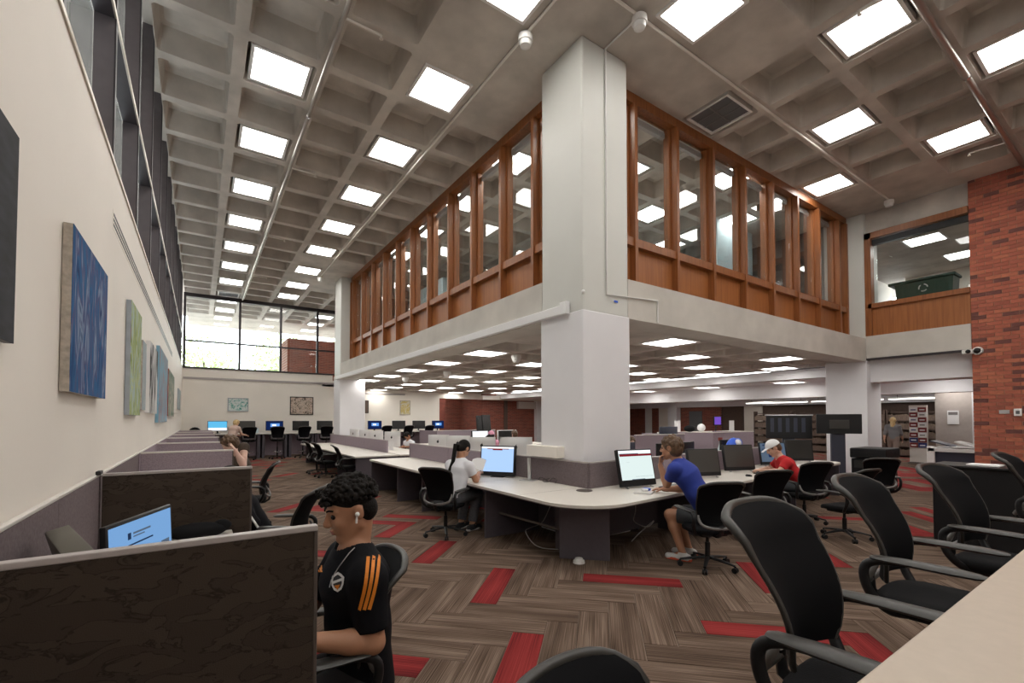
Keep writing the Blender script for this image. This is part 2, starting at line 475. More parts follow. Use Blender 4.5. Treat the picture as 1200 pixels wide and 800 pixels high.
def plank_mesh(name, matn, du, dv, flip=0):
    L, Wd, t = 0.498, 0.1235, 0.006
    mb = MB()
    mb.add([(-L, -Wd, -t), (L, -Wd, -t), (L, Wd, -t), (-L, Wd, -t), (-L + .002, -Wd + .002, 0), (L - .002, -Wd + .002, 0), (L - .002, Wd - .002, 0), (-L + .002, Wd - .002, 0)],
           [(4, 5, 6, 7), (0, 1, 5, 4), (1, 2, 6, 5), (2, 3, 7, 6), (3, 0, 4, 7)])
    me = mb.mesh(name, matn)
    uvl = me.uv_layers.new(name='uv')
    for lp in me.loops:
        co = me.vertices[lp.vertex_index].co
        uvl.data[lp.index].uv = (co.x + du, co.y * (-1 if flip else 1) + dv)
    return me
pm = [plank_mesh('plank', 'carpet_a' if i % 3 else 'carpet_b', 3.1 * i, 1.7 * i, i % 2) for i in range(9)]
pr = [plank_mesh('plank', 'carpet_red', 5.3 * i, 2.9 * i) for i in range(3)]
def in_view(x, y):
    f = x * math.sin(YAW) + y * math.cos(YAW); r = x * math.cos(YAW) - y * math.sin(YAW)
    return f > 0.8 and abs(r) < 1.2 * f + 0.4 and x > 0.25 and y > 0.75
near = [i for i in range(len(planks)) if in_view(planks[i][1], planks[i][2]) and not (planks[i][1] > 3.9 and planks[i][2] > 4.1)][:300]
near_set = set(near)
far_mb = {0: MB(), 1: MB(), 2: MB()}
far_uv = {0: [], 1: [], 2: []}
for i, (d, x, y, kind, k, m) in enumerate(planks):
    rz = PI / 4 if kind == 0 else -PI / 4
    if i in near_set:
        o = bpy.data.objects.new('carpet_plank', pr[i % 3] if i in reds else pm[rnd.randrange(9)])
        COL.objects.link(o); o.parent = fl; o.location = (x, y, 0); o.rotation_euler = (0, 0, rz)
        if i in reds: o['label'] = 'red striped carpet plank'
    else:
        j = 2 if i in reds else (0 if rnd.random() < 0.66 else 1)
        c, s = math.cos(rz), math.sin(rz); L, Wd = 0.498, 0.1235
        q = [(-L, -Wd), (L, -Wd), (L, Wd), (-L, Wd)]
        far_mb[j].add([(x + c * a - s * b, y + s * a + c * b, 0) for a, b in q], [(0, 1, 2, 3)])
        du, dv = rnd.random() * 50, rnd.random() * 50
        far_uv[j] += [(a + du, b + dv) for a, b in q]
allmb = MB(); alluv = []
for j in range(3):
    allmb.add(far_mb[j].v, far_mb[j].f, j); alluv += far_uv[j]
o = allmb.build('carpet_field', ['carpet_a', 'carpet_b', 'carpet_red'], fl); o['kind'] = 'stuff'; o['label'] = 'herringbone carpet running on to the back of the hall'
uvl = o.data.uv_layers.new(name='uv')
for lp in o.data.loops: uvl.data[lp.index].uv = alluv[lp.vertex_index]

# ---- waffle ceilings
def waffle(cells, z, depth, clip=None, rib=0.085, taper=0.045):
    mb = MB()
    for i, j, solid in cells:
        x0, y0 = CX + i * MOD, CY + j * MOD; x1, y1 = x0 + MOD, y0 + MOD
        if clip:
            x0, x1 = max(x0, clip[0]), min(x1, clip[2]); y0, y1 = max(y0, clip[1]), min(y1, clip[3])
            if x1 - x0 < 0.02 or y1 - y0 < 0.02: continue
        if solid or x1 - x0 < 0.4 or y1 - y0 < 0.4:
            mb.add([(x0, y0, z), (x0, y1, z), (x1, y1, z), (x1, y0, z)], [(0, 1, 2, 3)]); continue
        a0, a1, b0, b1 = x0 + (0.01 if clip and x0 == clip[0] else rib), x1 - rib, y0 + rib, y1 - rib; c = 0.035
        def ring(e, zz):
            p0, p1, q0, q1 = a0 + e, a1 - e, b0 + e, b1 - e
            return [(p0 + c, q0, zz), (p1 - c, q0, zz), (p1, q0 + c, zz), (p1, q1 - c, zz), (p1 - c, q1, zz), (p0 + c, q1, zz), (p0, q1 - c, zz), (p0, q0 + c, zz)]
        vs = [(x0, y0, z), (x1, y0, z), (x1, y1, z), (x0, y1, z)] + ring(0, z) + ring(0.012, z + 0.03) + ring(taper, z + depth - 0.04) + ring(taper + 0.05, z + depth)
        fs = [(0, 4, 5, 1), (1, 6, 7, 2), (2, 8, 9, 3), (3, 10, 11, 0), (1, 5, 6), (2, 7, 8), (3, 9, 10), (0, 11, 4)]
        for s in range(3):
            o0, o1 = 4 + 8 * s, 12 + 8 * s
            fs += [(o0 + t, o1 + t, o1 + (t + 1) % 8, o0 + (t + 1) % 8) for t in range(8)]
        fs.append(tuple(range(28, 36)))
        mb.add(vs, fs)
    return mb
def col_solid(i, j):
    return any(ci - 2 <= i <= ci + 1 and cj - 2 <= j <= cj + 1 for ci, cj in ((0, 0), (0, 12), (9, 0), (9, 12)))
cells = [(i, j, col_solid(i, j) or (i >= 8 and j < -2)) for i in range(-5, 9) for j in range(-10, 17)]
struct(waffle(cells, ZC, 0.42, (-0.62, -6.0, EX + 0.03, YF)), 'ceiling', 'concrete', smooth=40)
cells = [(i, j, False) for i in range(-5, 9) for j in range(16, 21)] + [(i, j, True) for i in range(-5, 9) for j in range(21, 25)]
struct(waffle(cells, ZC, 0.42, (-0.62, YF + 0.12, EX, 32.4)), 'ceiling', 'concrete', smooth=40, label='concrete waffle canopy outside the far window')
struct(MB().box(-4.4, -6.2, ZC + 0.5, 24, 32.4, ZC + 0.7), 'ceiling', 'concrete', label='roof slab, its outside overhang added to keep daylight off the clerestory')  # part past the left wall is unseen, added to darken the clerestory
cells = [(i, j, (i <= 1 and j <= 1)) for i in range(0, 10) for j in range(0, 17) if not (i == 0 and j >= 12)]
struct(waffle(cells, ZL, 0.36, (4.95, 5.25, 14.9, YF), rib=0.085), 'ceiling', 'concrete', smooth=40, label='waffle ceiling under the mezzanine')
struct(MB().box(4.9, 5.2, 3.58, 15.3, 18.6, 3.80).box(5.55, 18.6, 3.58, 15.3, YF, 3.80), 'floor', 'concrete', label='mezzanine floor slab')
struct(MB().box(15.3, -6, 2.92, 29, YF + 4, 3.1).box(15.25, -6, 2.92, 15.45, YF, 3.2), 'ceiling', 'white_paint', label='white ceiling beyond the right column')
struct(MB().box(5.0, YF, 3.3, 16, 31, 3.5), 'ceiling', 'white_paint', label='ceiling beyond the back opening')

# ---- columns and mezzanine edge beams
def column(x0, y0, w, label):
    r = struct_root('column', (x0 + w / 2, y0 + w / 2, 0)); r['label'] = label
    struct(MB().rbox(x0, y0, 3.2, x0 + w, y0 + w, ZC, 0.03), 'column_shaft', 'column_paint', r)
    struct(MB().rbox(x0 - 0.012, y0 - 0.012, 0, x0 + w + 0.012, y0 + w + 0.012, 3.22, 0.02), 'column_cover', 'white_paint', r)
    return r
column(4.41, 4.72, 0.935, 'tall white square column at the corner of the mezzanine')
column(4.41, 18.14, 0.935, 'white square column near the back window')
column(14.5, 4.72, 0.95, 'white square column beside the wooden bridge window')
struct(MB().box(4.41, 5.655, ZL, 4.98, 18.15, 3.82), 'trim_1', 'concrete_light', label='long concrete edge beam under the left mezzanine windows')
struct(MB().box(5.335, 4.72, ZL, 14.5, 5.28, 3.80), 'trim_2', 'concrete_light', label='concrete edge beam under the right mezzanine windows')
struct(MB().rbox(4.325, 5.0, ZL + 0.01, 4.41, 18.6, ZL + 0.14, 0.008).rbox(4.32, 4.98, ZL + 0.0, 4.398, 5.12, ZL + 0.18, 0.008), 'trim_3', 'paper', label='white cable channel along the beam')

# ---- left wall, its top ledge, slot diffuser and the clerestory window
struct(MB().box(WX - 0.3, -6.2, 0, WX, YF, SILL), 'wall_left', 'cream_wall')
struct(MB().box(WX - 0.32, -6.2, SILL, WX + 0.012, YF, SILL + 0.035), 'trim_4', 'edge_metal', label='metal ledge on top of the left wall')
w1 = struct_root('window_1', (WX, 9, SILL))
FY = [1.69 + 1.76 * k for k in range(-3, 13)]
for y in FY:
    struct(MB().box(WX - 0.15, y - 0.03, SILL + 0.035, WX - 0.012, y + 0.03, ZC + 0.5), 'mullion', 'fin_metal', w1)
    struct(MB().box(WX - 0.012, y - 0.032, SILL + 0.035, WX, y + 0.032, ZC + 0.5), 'mullion_edge', 'bronze', w1)
struct(MB().box(WX - 0.15, -6, 5.17, WX - 0.012, YF, 5.22), 'transom', 'bronze', w1)
struct(MB().box(WX - 0.012, -6, 5.168, WX + 0.002, YF, 5.222), 'transom_edge', 'edge_metal', w1)
for a, b in zip(FY[:-1], FY[1:]):
    for z0, z1 in ((SILL + 0.04, 5.17), (5.22, ZC + 0.45)):
        struct(MB().box(WX - 0.16, a + 0.03, z0, WX - 0.152, b - 0.03, z1), 'pane', 'glass_dim', w1)
struct(MB().box(-4.4, -6.2, 0, -4.2, 33, 9), 'wall_outside', 'dark_wall', label='dark wall added outside the clerestory to block daylight')  # unseen wall, added to keep daylight out of the clerestory panes
# linear slot diffuser in the wall
sd = struct_root('trim_5', (WX, 8, 3.3)); sd['label'] = 'linear air slot high on the left wall'
p0, p1 = at(133, 254, X=WX), at(187, 375, X=WX)
zs = (p0.z + p1.z) / 2
for k in range(3):
    z = zs - 0.02 - k * 0.045
    struct(MB().box(WX - 0.001, p0.y, z - 0.012, WX + 0.004, 15.5, z + 0.012), 'slot', 'black_plastic', sd)
struct(MB().box(WX - 0.001, p0.y - 0.03, zs - 0.15, WX + 0.002, 15.6, zs + 0.015), 'slot_frame', 'cream_wall', sd)

# ---- back wall with its window, and the opening into the brick room
struct(MB().box(WX - 0.3, YF, 0, 5.5, YF + 0.25, SILL).box(5.5, YF, 0, 11.38, YF + 0.25, 3.6).box(11.38, YF, 2.88, 14.15, YF + 0.3, 3.6), 'wall_back', 'cream_wall')
struct(MB().box(11.38, YF + 0.02, 0, 11.75, YF + 0.6, 2.88), 'trim_6', 'brick_dark', label='brick jamb of the back opening')
struct(MB().box(-0.62, YF - 0.03, SILL - 0.47, 5.6, YF + 0.01, SILL - 0.38), 'trim_7', 'trim_grey', label='grey metal channel along the back wall')
struct(MB().box(6.6, YF - 0.03, 2.98, 9.3, YF + 0.01, 3.06), 'trim_7', 'trim_grey', label='grey metal channel under the mezzanine')
w2 = struct_root('window_2', (2.5, YF, SILL))
MX = [-0.60, 1.45, 3.13, 4.77, 6.4]
for x in MX: struct(MB().box(x - 0.045, YF - 0.04, SILL, x + 0.045, YF + 0.1, ZC), 'mullion', 'bronze', w2)
for z0, z1 in ((SILL, SILL + 0.07), (5.05, 5.11), (ZC - 0.16, ZC)):
    struct(MB().box(-0.6, YF - 0.035, z0, 6.4, YF + 0.09, z1), 'transom', 'bronze', w2)
for a, b in zip(MX[:-1], MX[1:]):
    for z0, z1 in ((SILL + 0.07, 5.05), (5.11, ZC - 0.16)):
        struct(MB().box(a + 0.045, YF + 0.03, z0, b - 0.045, YF + 0.038, z1), 'pane', 'glass', w2)
struct(MB().box(10, 27.0, 0, 14.3, 27.3, 3.35), 'wall_brick', 'brick_far_x')
struct(MB().box(14.3, 24.6, 0, 14.5, 27.3, 3.35), 'wall_brick', 'brick_far_y')
struct(MB().box(14.3, 24.3, 0, 19.6, 24.6, 3.35), 'wall_brick', 'brick_far_x')
struct(MB().box(14.0, 23.7, 2.86, 20, 24.3, 3.1), 'trim_8', 'cream_wall', label='cream beam over the brick wall')
struct(MB().box(15.9, 24.24, 0, 16.15, 24.32, 2.86), 'trim_9', 'dark_wall', label='dark slot in the brick wall')
struct(MB().box(18.3, 24.0, 0, 18.75, 24.3, 2.9), 'trim_10', 'white_paint', label='white pier at the end of the brick wall')
struct(MB().box(16.9, 24.1, 2.35, 18.3, 24.3, 2.8), 'trim_11', 'trim_light', label='pale box on the brick wall')
# exterior brick pier beyond the window
struct(MB().box(3.9, 27.5, 0, 7.2, 30.0, 6.1), 'wall_outside', 'brick_far_x', label='brick pier outside the far window')

# ---- front wall behind the camera, right brick wall
struct(MB().box(-1, -6.2, 0, 29, -6.0, ZC + 0.5), 'wall_front', 'cream_wall')
bw = struct_root('wall_right', (EX, EY, 0))
struct(MB().box(EX + 0.012, -6, 0, EX + 0.45, EY - 0.012, ZC + 0.1), 'mortar_bed', 'mortar', bw)
BL, BH = 0.25, 0.0855
bms = [MB().box(0, -BL / 2 + 0.005, 0.004, 0.1, BL / 2 - 0.005, BH - 0.004).mesh('brick', 'brick_%d' % i) for i in range(5)]
hms = [MB().box(0, -BL / 4 + 0.005, 0.004, 0.1, BL / 4 - 0.005, BH - 0.004).mesh('brick', 'brick_%d' % i) for i in range(5)]
rest = MB(); nb = 0
brnd = random.Random(5)
rows = int(ZC / BH)
for r in range(rows + 1):
    z = r * BH
    if z > ZC - 0.02: break
    y = EY - (0 if r % 2 == 0 else 0)
    k = 0
    while y > -5.9:
        half = (k == 0 and r % 2 == 1)
        ln = BL / 2 if half else BL
        mi = 4 if brnd.random() < 0.13 else brnd.choice([0, 0, 1, 2, 3])
        yc = y - ln / 2
        if y > 1.82 and z > 0.9 and nb < 300 and (nb < 300):
            o = bpy.data.objects.new('brick', (hms if half else bms)[mi]); COL.objects.link(o)
            o.parent = bw; o.location = (EX - EX + brnd.uniform(-0.002, 0.002), yc - EY, z); nb += 1
        else:
            rest.box(EX, yc - ln / 2 + 0.005, z + 0.004, EX + 0.05, yc + ln / 2 - 0.005, min(z + BH - 0.004, ZC), mi)
        y -= ln; k += 1
o = struct(rest, 'brickwork', ['brick_%d' % i for i in range(5)], bw); o['kind'] = 'stuff'

# ---- bridge on the right: fascia, wooden window, room behind it
struct(MB().box(14.52, EY, 3.27, 15.0, 4.72, 3.86), 'trim_12', 'concrete_light', label='concrete fascia of the bridge beside the brick wall')
struct(MB().box(14.75, EY - 1, 2.66, 15.5, 4.8, 3.27), 'trim_13', 'white_paint', label='white dropped beam under the bridge')
struct(MB().box(14.50, EY, 3.225, 14.6, 4.72, 3.275), 'trim_14', 'bronze', label='dark rail under the bridge')
struct(MB().box(14.62, EY, 6.58, 14.9, 4.72, ZC), 'trim_15', 'concrete', label='concrete lintel over the bridge window')
w3 = struct_root('window_3', (14.6, 3.7, 3.86))
struct(MB().box(14.56, EY, 3.86, 14.66, 4.64, 4.58), 'apron_panel', 'wood_panel', w3)
struct(MB().box(14.50, EY, 4.58, 14.75, 4.66, 4.70), 'sill', 'wood', w3)
struct(MB().box(14.50, 4.58, 3.86, 14.72, 4.72, 6.58), 'jamb', 'wood', w3)
struct(MB().box(14.50, EY, 6.42, 14.72, 4.72, 6.58), 'head', 'wood', w3)
struct(MB().box(14.60, EY, 6.26, 14.70, 4.58, 6.40), 'blind_box', 'black_plastic', w3)
struct(MB().box(14.64, EY, 4.70, 14.648, 4.58, 6.42), 'pane', 'glass', w3)
struct(MB().box(14.9, 0, 3.6, 23, 9.5, 3.85), 'floor', 'dark_wall', label='floor of the room behind the bridge')
struct(MB().box(14.9, -1, 6.55, 23, 9.5, 6.8), 'ceiling', 'concrete', label='ceiling of the room behind the bridge')
struct(MB().box(20.2, -1, 3.85, 20.4, 5.4, 6.55).box(18.3, 6.0, 3.85, 21, 6.2, 6.55).box(15.0, 6.9, 3.85, 21, 7.1, 6.55), 'wall_office', 'cream_wall')

# ---- lower level beyond the right column
struct(MB().box(17.0, 2.0, 2.42, 17.4, 21, 2.92), 'trim_18', 'white_paint', label='white dropped beam beyond the right column')
struct(MB().box(27, -6, 0, 27.3, YF + 4, 3.1), 'wall_right', 'dark_wall')
def far_y(x): return at(x, 490, X=26.9).y
for x0, x1, m, nm in ((737, 756, 'brick_far_y', 'wall_brick'), (756, 764, 'plastic_white', 'door_3'), (764, 772, 'brick_far_y', 'wall_brick'), (772, 787, 'cream_wall', 'wall_stub'), (798, 845, 'brick_far_y', 'wall_brick'), (872, 893, 'cream_wall', 'wall_stub')):
    struct(MB().box(26.9, far_y(x1), 0, 27.0, far_y(x0), 2.92), nm, m, label='strip of the far wall behind the service counter')
struct(MB().box(26.5, far_y(797), 0, 26.95, far_y(787), 2.92), 'column', 'white_paint', label='slim white column at the far wall')
struct(MB().box(26.86, far_y(823), 0, 26.9, far_y(808), 2.2), 'door_4', 'grille', label='dark grey double door in the far brick wall')
struct(MB().box(26.6, -6, 2.45, 27, YF, 2.92), 'trim_17', 'white_paint', label='white bulkhead along the far wall')
struct(MB().box(23.0, 4.35, 0, 23.2, 5.35, 2.95), 'wall_stub', 'grey_wall')
struct(MB().box(22.9, 3.9, 0, 23.3, 4.33, 2.95), 'wall_stub', 'white_paint')
struct(MB().box(19.0, 24.4, 0, 30, 24.7, 3.1), 'wall_back', 'brick_far_x')

# ---- wooden mezzanine windows
LY = [6.365, 7.41, 8.559, 9.664, 10.836, 11.989, 13.128, 14.284, 15.474, 16.622, 17.801]
RX = [5.971, 7.092, 8.226, 9.368, 10.517, 11.682, 12.815, 13.983]
GX, GY = 4.78, 5.11
def mezz_window(n, line, a0, a1, front, axis):
    r = struct_root('window_%d' % n, (GX, GY, 3.8) if axis == 'Y' else (a0, GY, 3.8))
    def bx(u0, u1, d0, d1, z0, z1, name, m):
        """u along the window, d depth behind the front plane"""
        mb = MB()
        if axis == 'Y': mb.box(front + d0, u0, z0, front + d1, u1, z1)
        else: mb.box(u0, front + d0, z0, u1, front + d1, z1)
        return struct(mb, name, m, r)
    bx(a0, a1, 0.0, 0.2, 6.98, ZC, 'head', 'wood')
    bx(a0, a1, 0.0, 0.2, 4.56, 4.70, 'rail', 'wood')
    bx(a0, a1, 0.06, 0.2, 3.8, 3.86, 'bottom_rail', 'wood')
    us = [a0] + list(line) + [a1]
    for k, u in enumerate(line):
        bx(u - 0.035, u + 0.035, -0.03, 0.26, 3.8, 6.98, 'mullion', 'wood')
        bx(u - 0.085, u + 0.085, 0.10, 0.2, 4.7, 6.98, 'mullion_stop', 'wood')
    for u in (a0 + 0.04, a1 - 0.04): bx(u - 0.04, u + 0.04, -0.03, 0.24, 3.8, 6.98, 'jamb', 'wood')
    for u0, u1 in zip(us[:-1], us[1:]):
        g0, g1 = u0 + 0.036, u1 - 0.036
        if g1 - g0 < 0.1: continue
        bx(g0, g1, 0.10, 0.14, 3.86, 4.56, 'apron_panel', 'wood_panel')
        bx(g0 + 0.05, g1 - 0.05, 0.15, 0.158, 4.70, 6.98, 'pane', 'glass')
        if g1 - g0 > 0.6:
            bx(g0 + 0.06, g1 - 0.06, 0.18, 0.25, 6.83, 6.93, 'blind_box', 'trim_grey')
    return r
mezz_window(4, LY, 5.66, 18.2, GX, 'Y')
mezz_window(5, RX, 5.34, 14.5, GY, 'X')

# ---- mezzanine interior seen through the glass
struct(MB().box(8.4, 9.6, 3.8, 8.6, 12.4, 6.3).box(8.4, 12.2, 3.8, 14.8, 12.4, 6.3), 'wall_office', 'office_blue', label='pale blue office partition on the mezzanine')
struct(MB().box(11.6, 7.1, 3.8, 13.4, 7.25, ZC).box(11.6, 7.25, 3.8, 11.75, 11.5, 6.2), 'wall_office', 'office_blue', label='pale blue office corner on the mezzanine')
struct(MB().box(6.9, 14.4, 3.8, 7.05, 17.0, 6.6), 'wall_office', 'office_blue', label='pale blue end wall on the mezzanine')
struct(MB().box(14.6, 5.2, 3.8, 14.8, YF, ZC).box(5.5, 20.2, 3.8, 14.8, 20.4, ZC), 'wall_office', 'dark_wall', label='rear wall of the mezzanine, coloured dark so the interior looks dim')  # dim interior put into the wall colour

# ================================================================== lamps
def ceiling_light(label, group, lampmat, s=0.83, h=0.10):
    r = thing('ceiling_light', label, 'ceiling light', (0, 0, 0), 0, group)
    a = s / 2; b = a - 0.045
    mb = MB()
    for x0, y0, x1, y1 in ((-a, -a, a, -b), (-a, b, a, a), (-a, -b, -b, b), (b, -b, a, b)): mb.box(x0, y0, 0, x1, y1, h)
    mb.box(-a, -a, h - 0.01, a, a, h)
    mb.build('housing', 'plastic_white', r)
    MB().box(-b, -b, 0.012, b, b, 0.03).build('diffuser', lampmat, r)
    return r
def cell_c(i, j): return CX + (i + 0.5) * MOD, CY + (j + 0.5) * MOD
proto = None
for i in range(-4, 9, 2):
    for j in range(-8, 17):
        if (i // 2 - j) % 2: continue
        x, y = cell_c(i, j)
        if (i, j) == (2, -1) or (i, j) == (-4, 16): continue
        if x > GX and y > GY + (11 if x < 7 else 5.5): continue
        if 4.4 < x < 5.3 and 4.7 < y < 5.7: continue
        if -6 < y < -4.5 or x > 13.6: continue
        mezz = x > GX and y > GY
        lab, grp = (('bright square ceiling light in the hall\'s concrete waffle ceiling', 'square lights in the hall ceiling') if not mezz else
                    ('square ceiling light inside the mezzanine rooms behind the wooden windows', 'square lights on the mezzanine'))
        z = ZC - 0.03 if col_solid(i, j) else ZC + 0.015
        if proto is None: proto = ceiling_light(lab, grp, 'lamp'); proto.location = (x, y, z); ROOTLOC[proto.name] = (x, y, z)
        else: copy_tree(proto, (x, y, z), 0, lab, grp)
for j in (17, 19, 21):                    # under the canopy outside
    for i in (-4, 0):
        x, y = cell_c(i, j + (1 if i == 0 else 0))
        copy_tree(proto, (x, y, ZC - 0.035), 0, 'square light under the concrete canopy outside the far window', 'lights under the outside canopy')
plow = None
for i in range(0, 10, 2):
    for j in range(1, 17):
        if (i // 2 + 1 - j) % 2: continue
        x, y = cell_c(i, j)
        if i == 0 and (j >= 12 or j < 2): continue
        if plow is None:
            plow = ceiling_light('square ceiling light in the low waffle ceiling under the mezzanine', 'square lights under the mezzanine', 'lamp_low'); plow.location = (x, y, ZL - 0.012)
        else: copy_tree(plow, (x, y, ZL - 0.012))
for i in (2, 6):
    x, y = cell_c(i, 0); copy_tree(plow, (x, y, ZL - 0.012))
for x, y in ((22.4, 4.8), (22.8, 10.7), (18.4, 9.2), (18.4, 13.5), (22.8, 15), (18.5, 18.0), (18.4, 5.4), (20.0, 7.2), (20.0, 11.8), (24.6, 8.2), (24.6, 12.8), (24.6, 18), (21.0, 20), (19.5, 3.0), (24.4, 6.3), (17.9, 20.5), (16.15, 7.4), (16.15, 10.4), (16.15, 13.4), (16.15, 16.4), (16.1, 3.7)):  # a few real fixtures; most are added to brighten this end
    copy_tree(plow, (x, y, 2.882), 0, 'square light in the white ceiling beyond the right column, most of them added to brighten it', 'lights in the white ceiling')
for x, y in ((16.2, 3.9), (18.6, 3.6)):
    copy_tree(plow, (x, y, 6.535), 0, 'square light in the room behind the bridge window', 'lights behind the bridge window')
for x, y in ((12.6, 25.6), (17.0, 22.5), (9.5, 27)):
    copy_tree(plow, (x, y, 3.265 if y > 24 else 3.165), 0, 'square light near the back brick wall', 'lights at the back')
# unlit air grille set in a coffer, and the unlit fixture by the far window
def air_grille(x, y, z, label):
    r = thing('air_grille', label, 'air vent', (x, y, z))
    a = 0.40; b = a - 0.04; mb = MB()
    for x0, y0, x1, y1 in ((-a, -a, a, -b), (-a, b, a, a), (-a, -b, -b, b), (b, -b, a, b)): mb.box(x0, y0, 0, x1, y1, 0.1)
    mb.box(-a, -a, 0.09, a, a, 0.1); mb.build('frame', 'plastic_white', r)
    MB().box(-b, -b, 0.03, b, b, 0.05).build('grille_plate', 'grille', r)
    for k in (-1, 1):
        MB().box(k * b / 3 - 0.008, -b, 0.018, k * b / 3 + 0.008, b, 0.032).build('bar', 'grey_plastic', r)
    MB().box(-b, -0.008, 0.018, b, 0.008, 0.032).build('bar', 'grey_plastic', r)
    return r
x, y = cell_c(2, -1); air_grille(x, y, ZC + 0.0, 'dark square air grille beside the right mezzanine windows')
x, y = cell_c(-4, 16); air_grille(x, y, ZC + 0.0, 'dark unlit square fixture above the far window')

# ================================================================== pipes, conduits, detectors
single(MB().tube([(3.74, -4, ZC - 0.024), (3.74, 18.7, ZC - 0.024)], 0.02, 8), 'conduit_pipe', 'conduit', 'thin painted conduit along the ceiling rib beside the left mezzanine windows', 'conduit', smooth=60)
single(MB().tube([(4.0, 4.05, ZC - 0.024), (14.1, 4.05, ZC - 0.024)], 0.02, 8), 'conduit_pipe', 'conduit', 'thin painted conduit along the ceiling rib before the right mezzanine windows', 'conduit', smooth=60)
single(MB().tube([(4.84, 4.06, ZC - 0.02), (4.86, 4.70, ZC - 0.02), (4.86, 4.70, 3.49), (6.0, 4.70, 3.56), (6.0, 4.70, 3.215)], 0.014, 8),
       'conduit_pipe', 'plastic_white', 'white conduit running down the corner column and bending along the beam', 'conduit', smooth=60)
def detector(x, y, label):
    r = thing('detector', label, 'detector', (x, y, ZC - 0.207))
    MB().lathe([(0.03, 0.0), (0.075, 0.02), (0.085, 0.05), (0.085, 0.09)], n=18).build('lens', 'plastic_white', r, smooth=40)
    MB().lathe([(0.10, 0.08), (0.105, 0.10), (0.10, 0.17)], n=18).build('body', 'plastic_white', r, smooth=40)
detector(3.74, 5.16, 'round white detector on the conduit above the left mezzanine windows')
detector(4.84, 4.05, 'round white detector on the conduit next to the corner column')
detector(14.1, 4.05, 'round white detector at the end of the conduit near the bridge window')
detector(3.74, 18.6, 'round white detector on the conduit near the back column')
def pipe(pts, rad, label):
    return single(MB().tube(pts, rad, 10), 'sprinkler_pipe', 'steel_pipe', label, 'pipe', smooth=60)
r = thing('sprinkler_pipe', 'long steel sprinkler pipe under the ceiling beside the left clerestory', 'pipe', (1.525, 10, ZC - 0.08))
MB().tube([(1.525, -4, ZC - 0.07), (1.525, 24.0, ZC - 0.07)], 0.032, 10).build('main_pipe', 'steel_pipe', r, world=True, smooth=60)
for y in (6.31, 10.8, 15.3, 19.8):
    MB().tube([(1.525, y, ZC - 0.03), (2.05, y, ZC - 0.03)], 0.016, 8).build('branch', 'conduit', r, world=True, smooth=60)
    MB().lathe([(0.012, -0.06), (0.03, -0.055), (0.012, -0.03), (0.018, 0.0)], (2.05, y, ZC - 0.03), 10).build('sprinkler_head', 'conduit', r, world=True)
for y in (8.7, 12.1, 16.5, 21): MB().cyl((1.525, y - 0.02, ZC - 0.07), (1.525, y + 0.02, ZC - 0.07), 0.042, n=10).build('hanger', 'chrome', r, world=True)
r = thing('sprinkler_pipe', 'long steel sprinkler pipe under the ceiling above the brick wall', 'pipe', (10, 1.84, ZC - 0.08))
MB().tube([(2.5, 1.84, ZC - 0.07), (14.5, 1.84, ZC - 0.07)], 0.045, 10).build('main_pipe', 'steel_pipe', r, world=True, smooth=60)
for x, s in ((7.3, 0.5), (13.05, 0.55)):
    MB().tube([(x, 1.84, ZC - 0.03), (x - 0.1, 1.84 + s, ZC - 0.03)], 0.016, 8).build('branch', 'conduit', r, world=True, smooth=60)
    MB().lathe([(0.012, -0.06), (0.03, -0.055), (0.012, -0.03), (0.018, 0.0)], (x - 0.1, 1.84 + s, ZC - 0.03), 10).build('sprinkler_head', 'conduit', r, world=True)
MB().cyl((9.9, 1.84, ZC - 0.07), (9.95, 1.84, ZC - 0.07), 0.06, n=10).build('hanger', 'chrome', r, world=True)
# domes under the mezzanine
for k, (a, b, lab) in enumerate(((524, 437, 'big'), (605, 418, 'nearest'), (475, 443, 'far'))):
    p = at(a, b, Z=ZL - 0.05)
    q = thing('dome_camera', ['white dome camera under the mezzanine between two square lights', 'white dome camera under the mezzanine beside the corner column', 'white dome camera under the mezzanine near the back column'][k], 'camera', (p.x, p.y, ZL - 0.2))
    MB().lathe([(0.02, 0.0), (0.07, 0.02), (0.10, 0.07), (0.10, 0.1)], n=14).build('dome', 'plastic_white', q, smooth=50)
    MB().lathe([(0.11, 0.1), (0.12, 0.12), (0.12, 0.195)], n=14).build('base', 'plastic_white', q, smooth=40)
# camera, thermostat and plate on the brick wall
p = at(1146, 411, X=EX)
q = thing('dome_camera', 'white and black dome camera on the corner of the brick wall', 'camera', (EX, p.y, p.z - 0.08))
MB().cyl((0, 0, 0.08), (-0.07, 0, 0.08), 0.095, 0.085, n=18).build('base', 'plastic_white', q, smooth=40)
MB().sphere((-0.07, 0, 0.08), 0.062, 14, 10).build('dome', 'black_plastic', q, smooth=60)
p = at(1135, 411.5, X=14.45)
q = thing('wall_camera', 'small white bracket camera at the end of the bridge fascia', 'camera', (14.5, p.y + 0.02, p.z - 0.06))
MB().rbox(-0.1, -0.09, 0.0, 0.02, 0.09, 0.1, 0.02).build('body', 'plastic_white', q)
MB().sphere((-0.1, -0.02, 0.05), 0.045, 12, 8).build('lens', 'black_plastic', q, smooth=60)
p = at(1193, 483, X=EX)
q = thing('thermostat', 'small white thermostat with a dark display on the brick wall', 'thermostat', (EX, p.y, p.z - 0.08))
MB().rbox(-0.03, -0.06, 0, 0, 0.06, 0.16, 0.008).build('case', 'plastic_white', q)
MB().box(-0.033, -0.028, 0.045, -0.029, 0.028, 0.115).build('display', 'grille', q)
p = at(1177, 482.5, X=EX)
single(MB().rbox(EX - 0.012, p.y - 0.08, p.z - 0.04, EX, p.y + 0.08, p.z + 0.04, 0.004), 'wall_plate', 'silver', 'small steel plate on the brick wall beside the thermostat', 'wall plate')
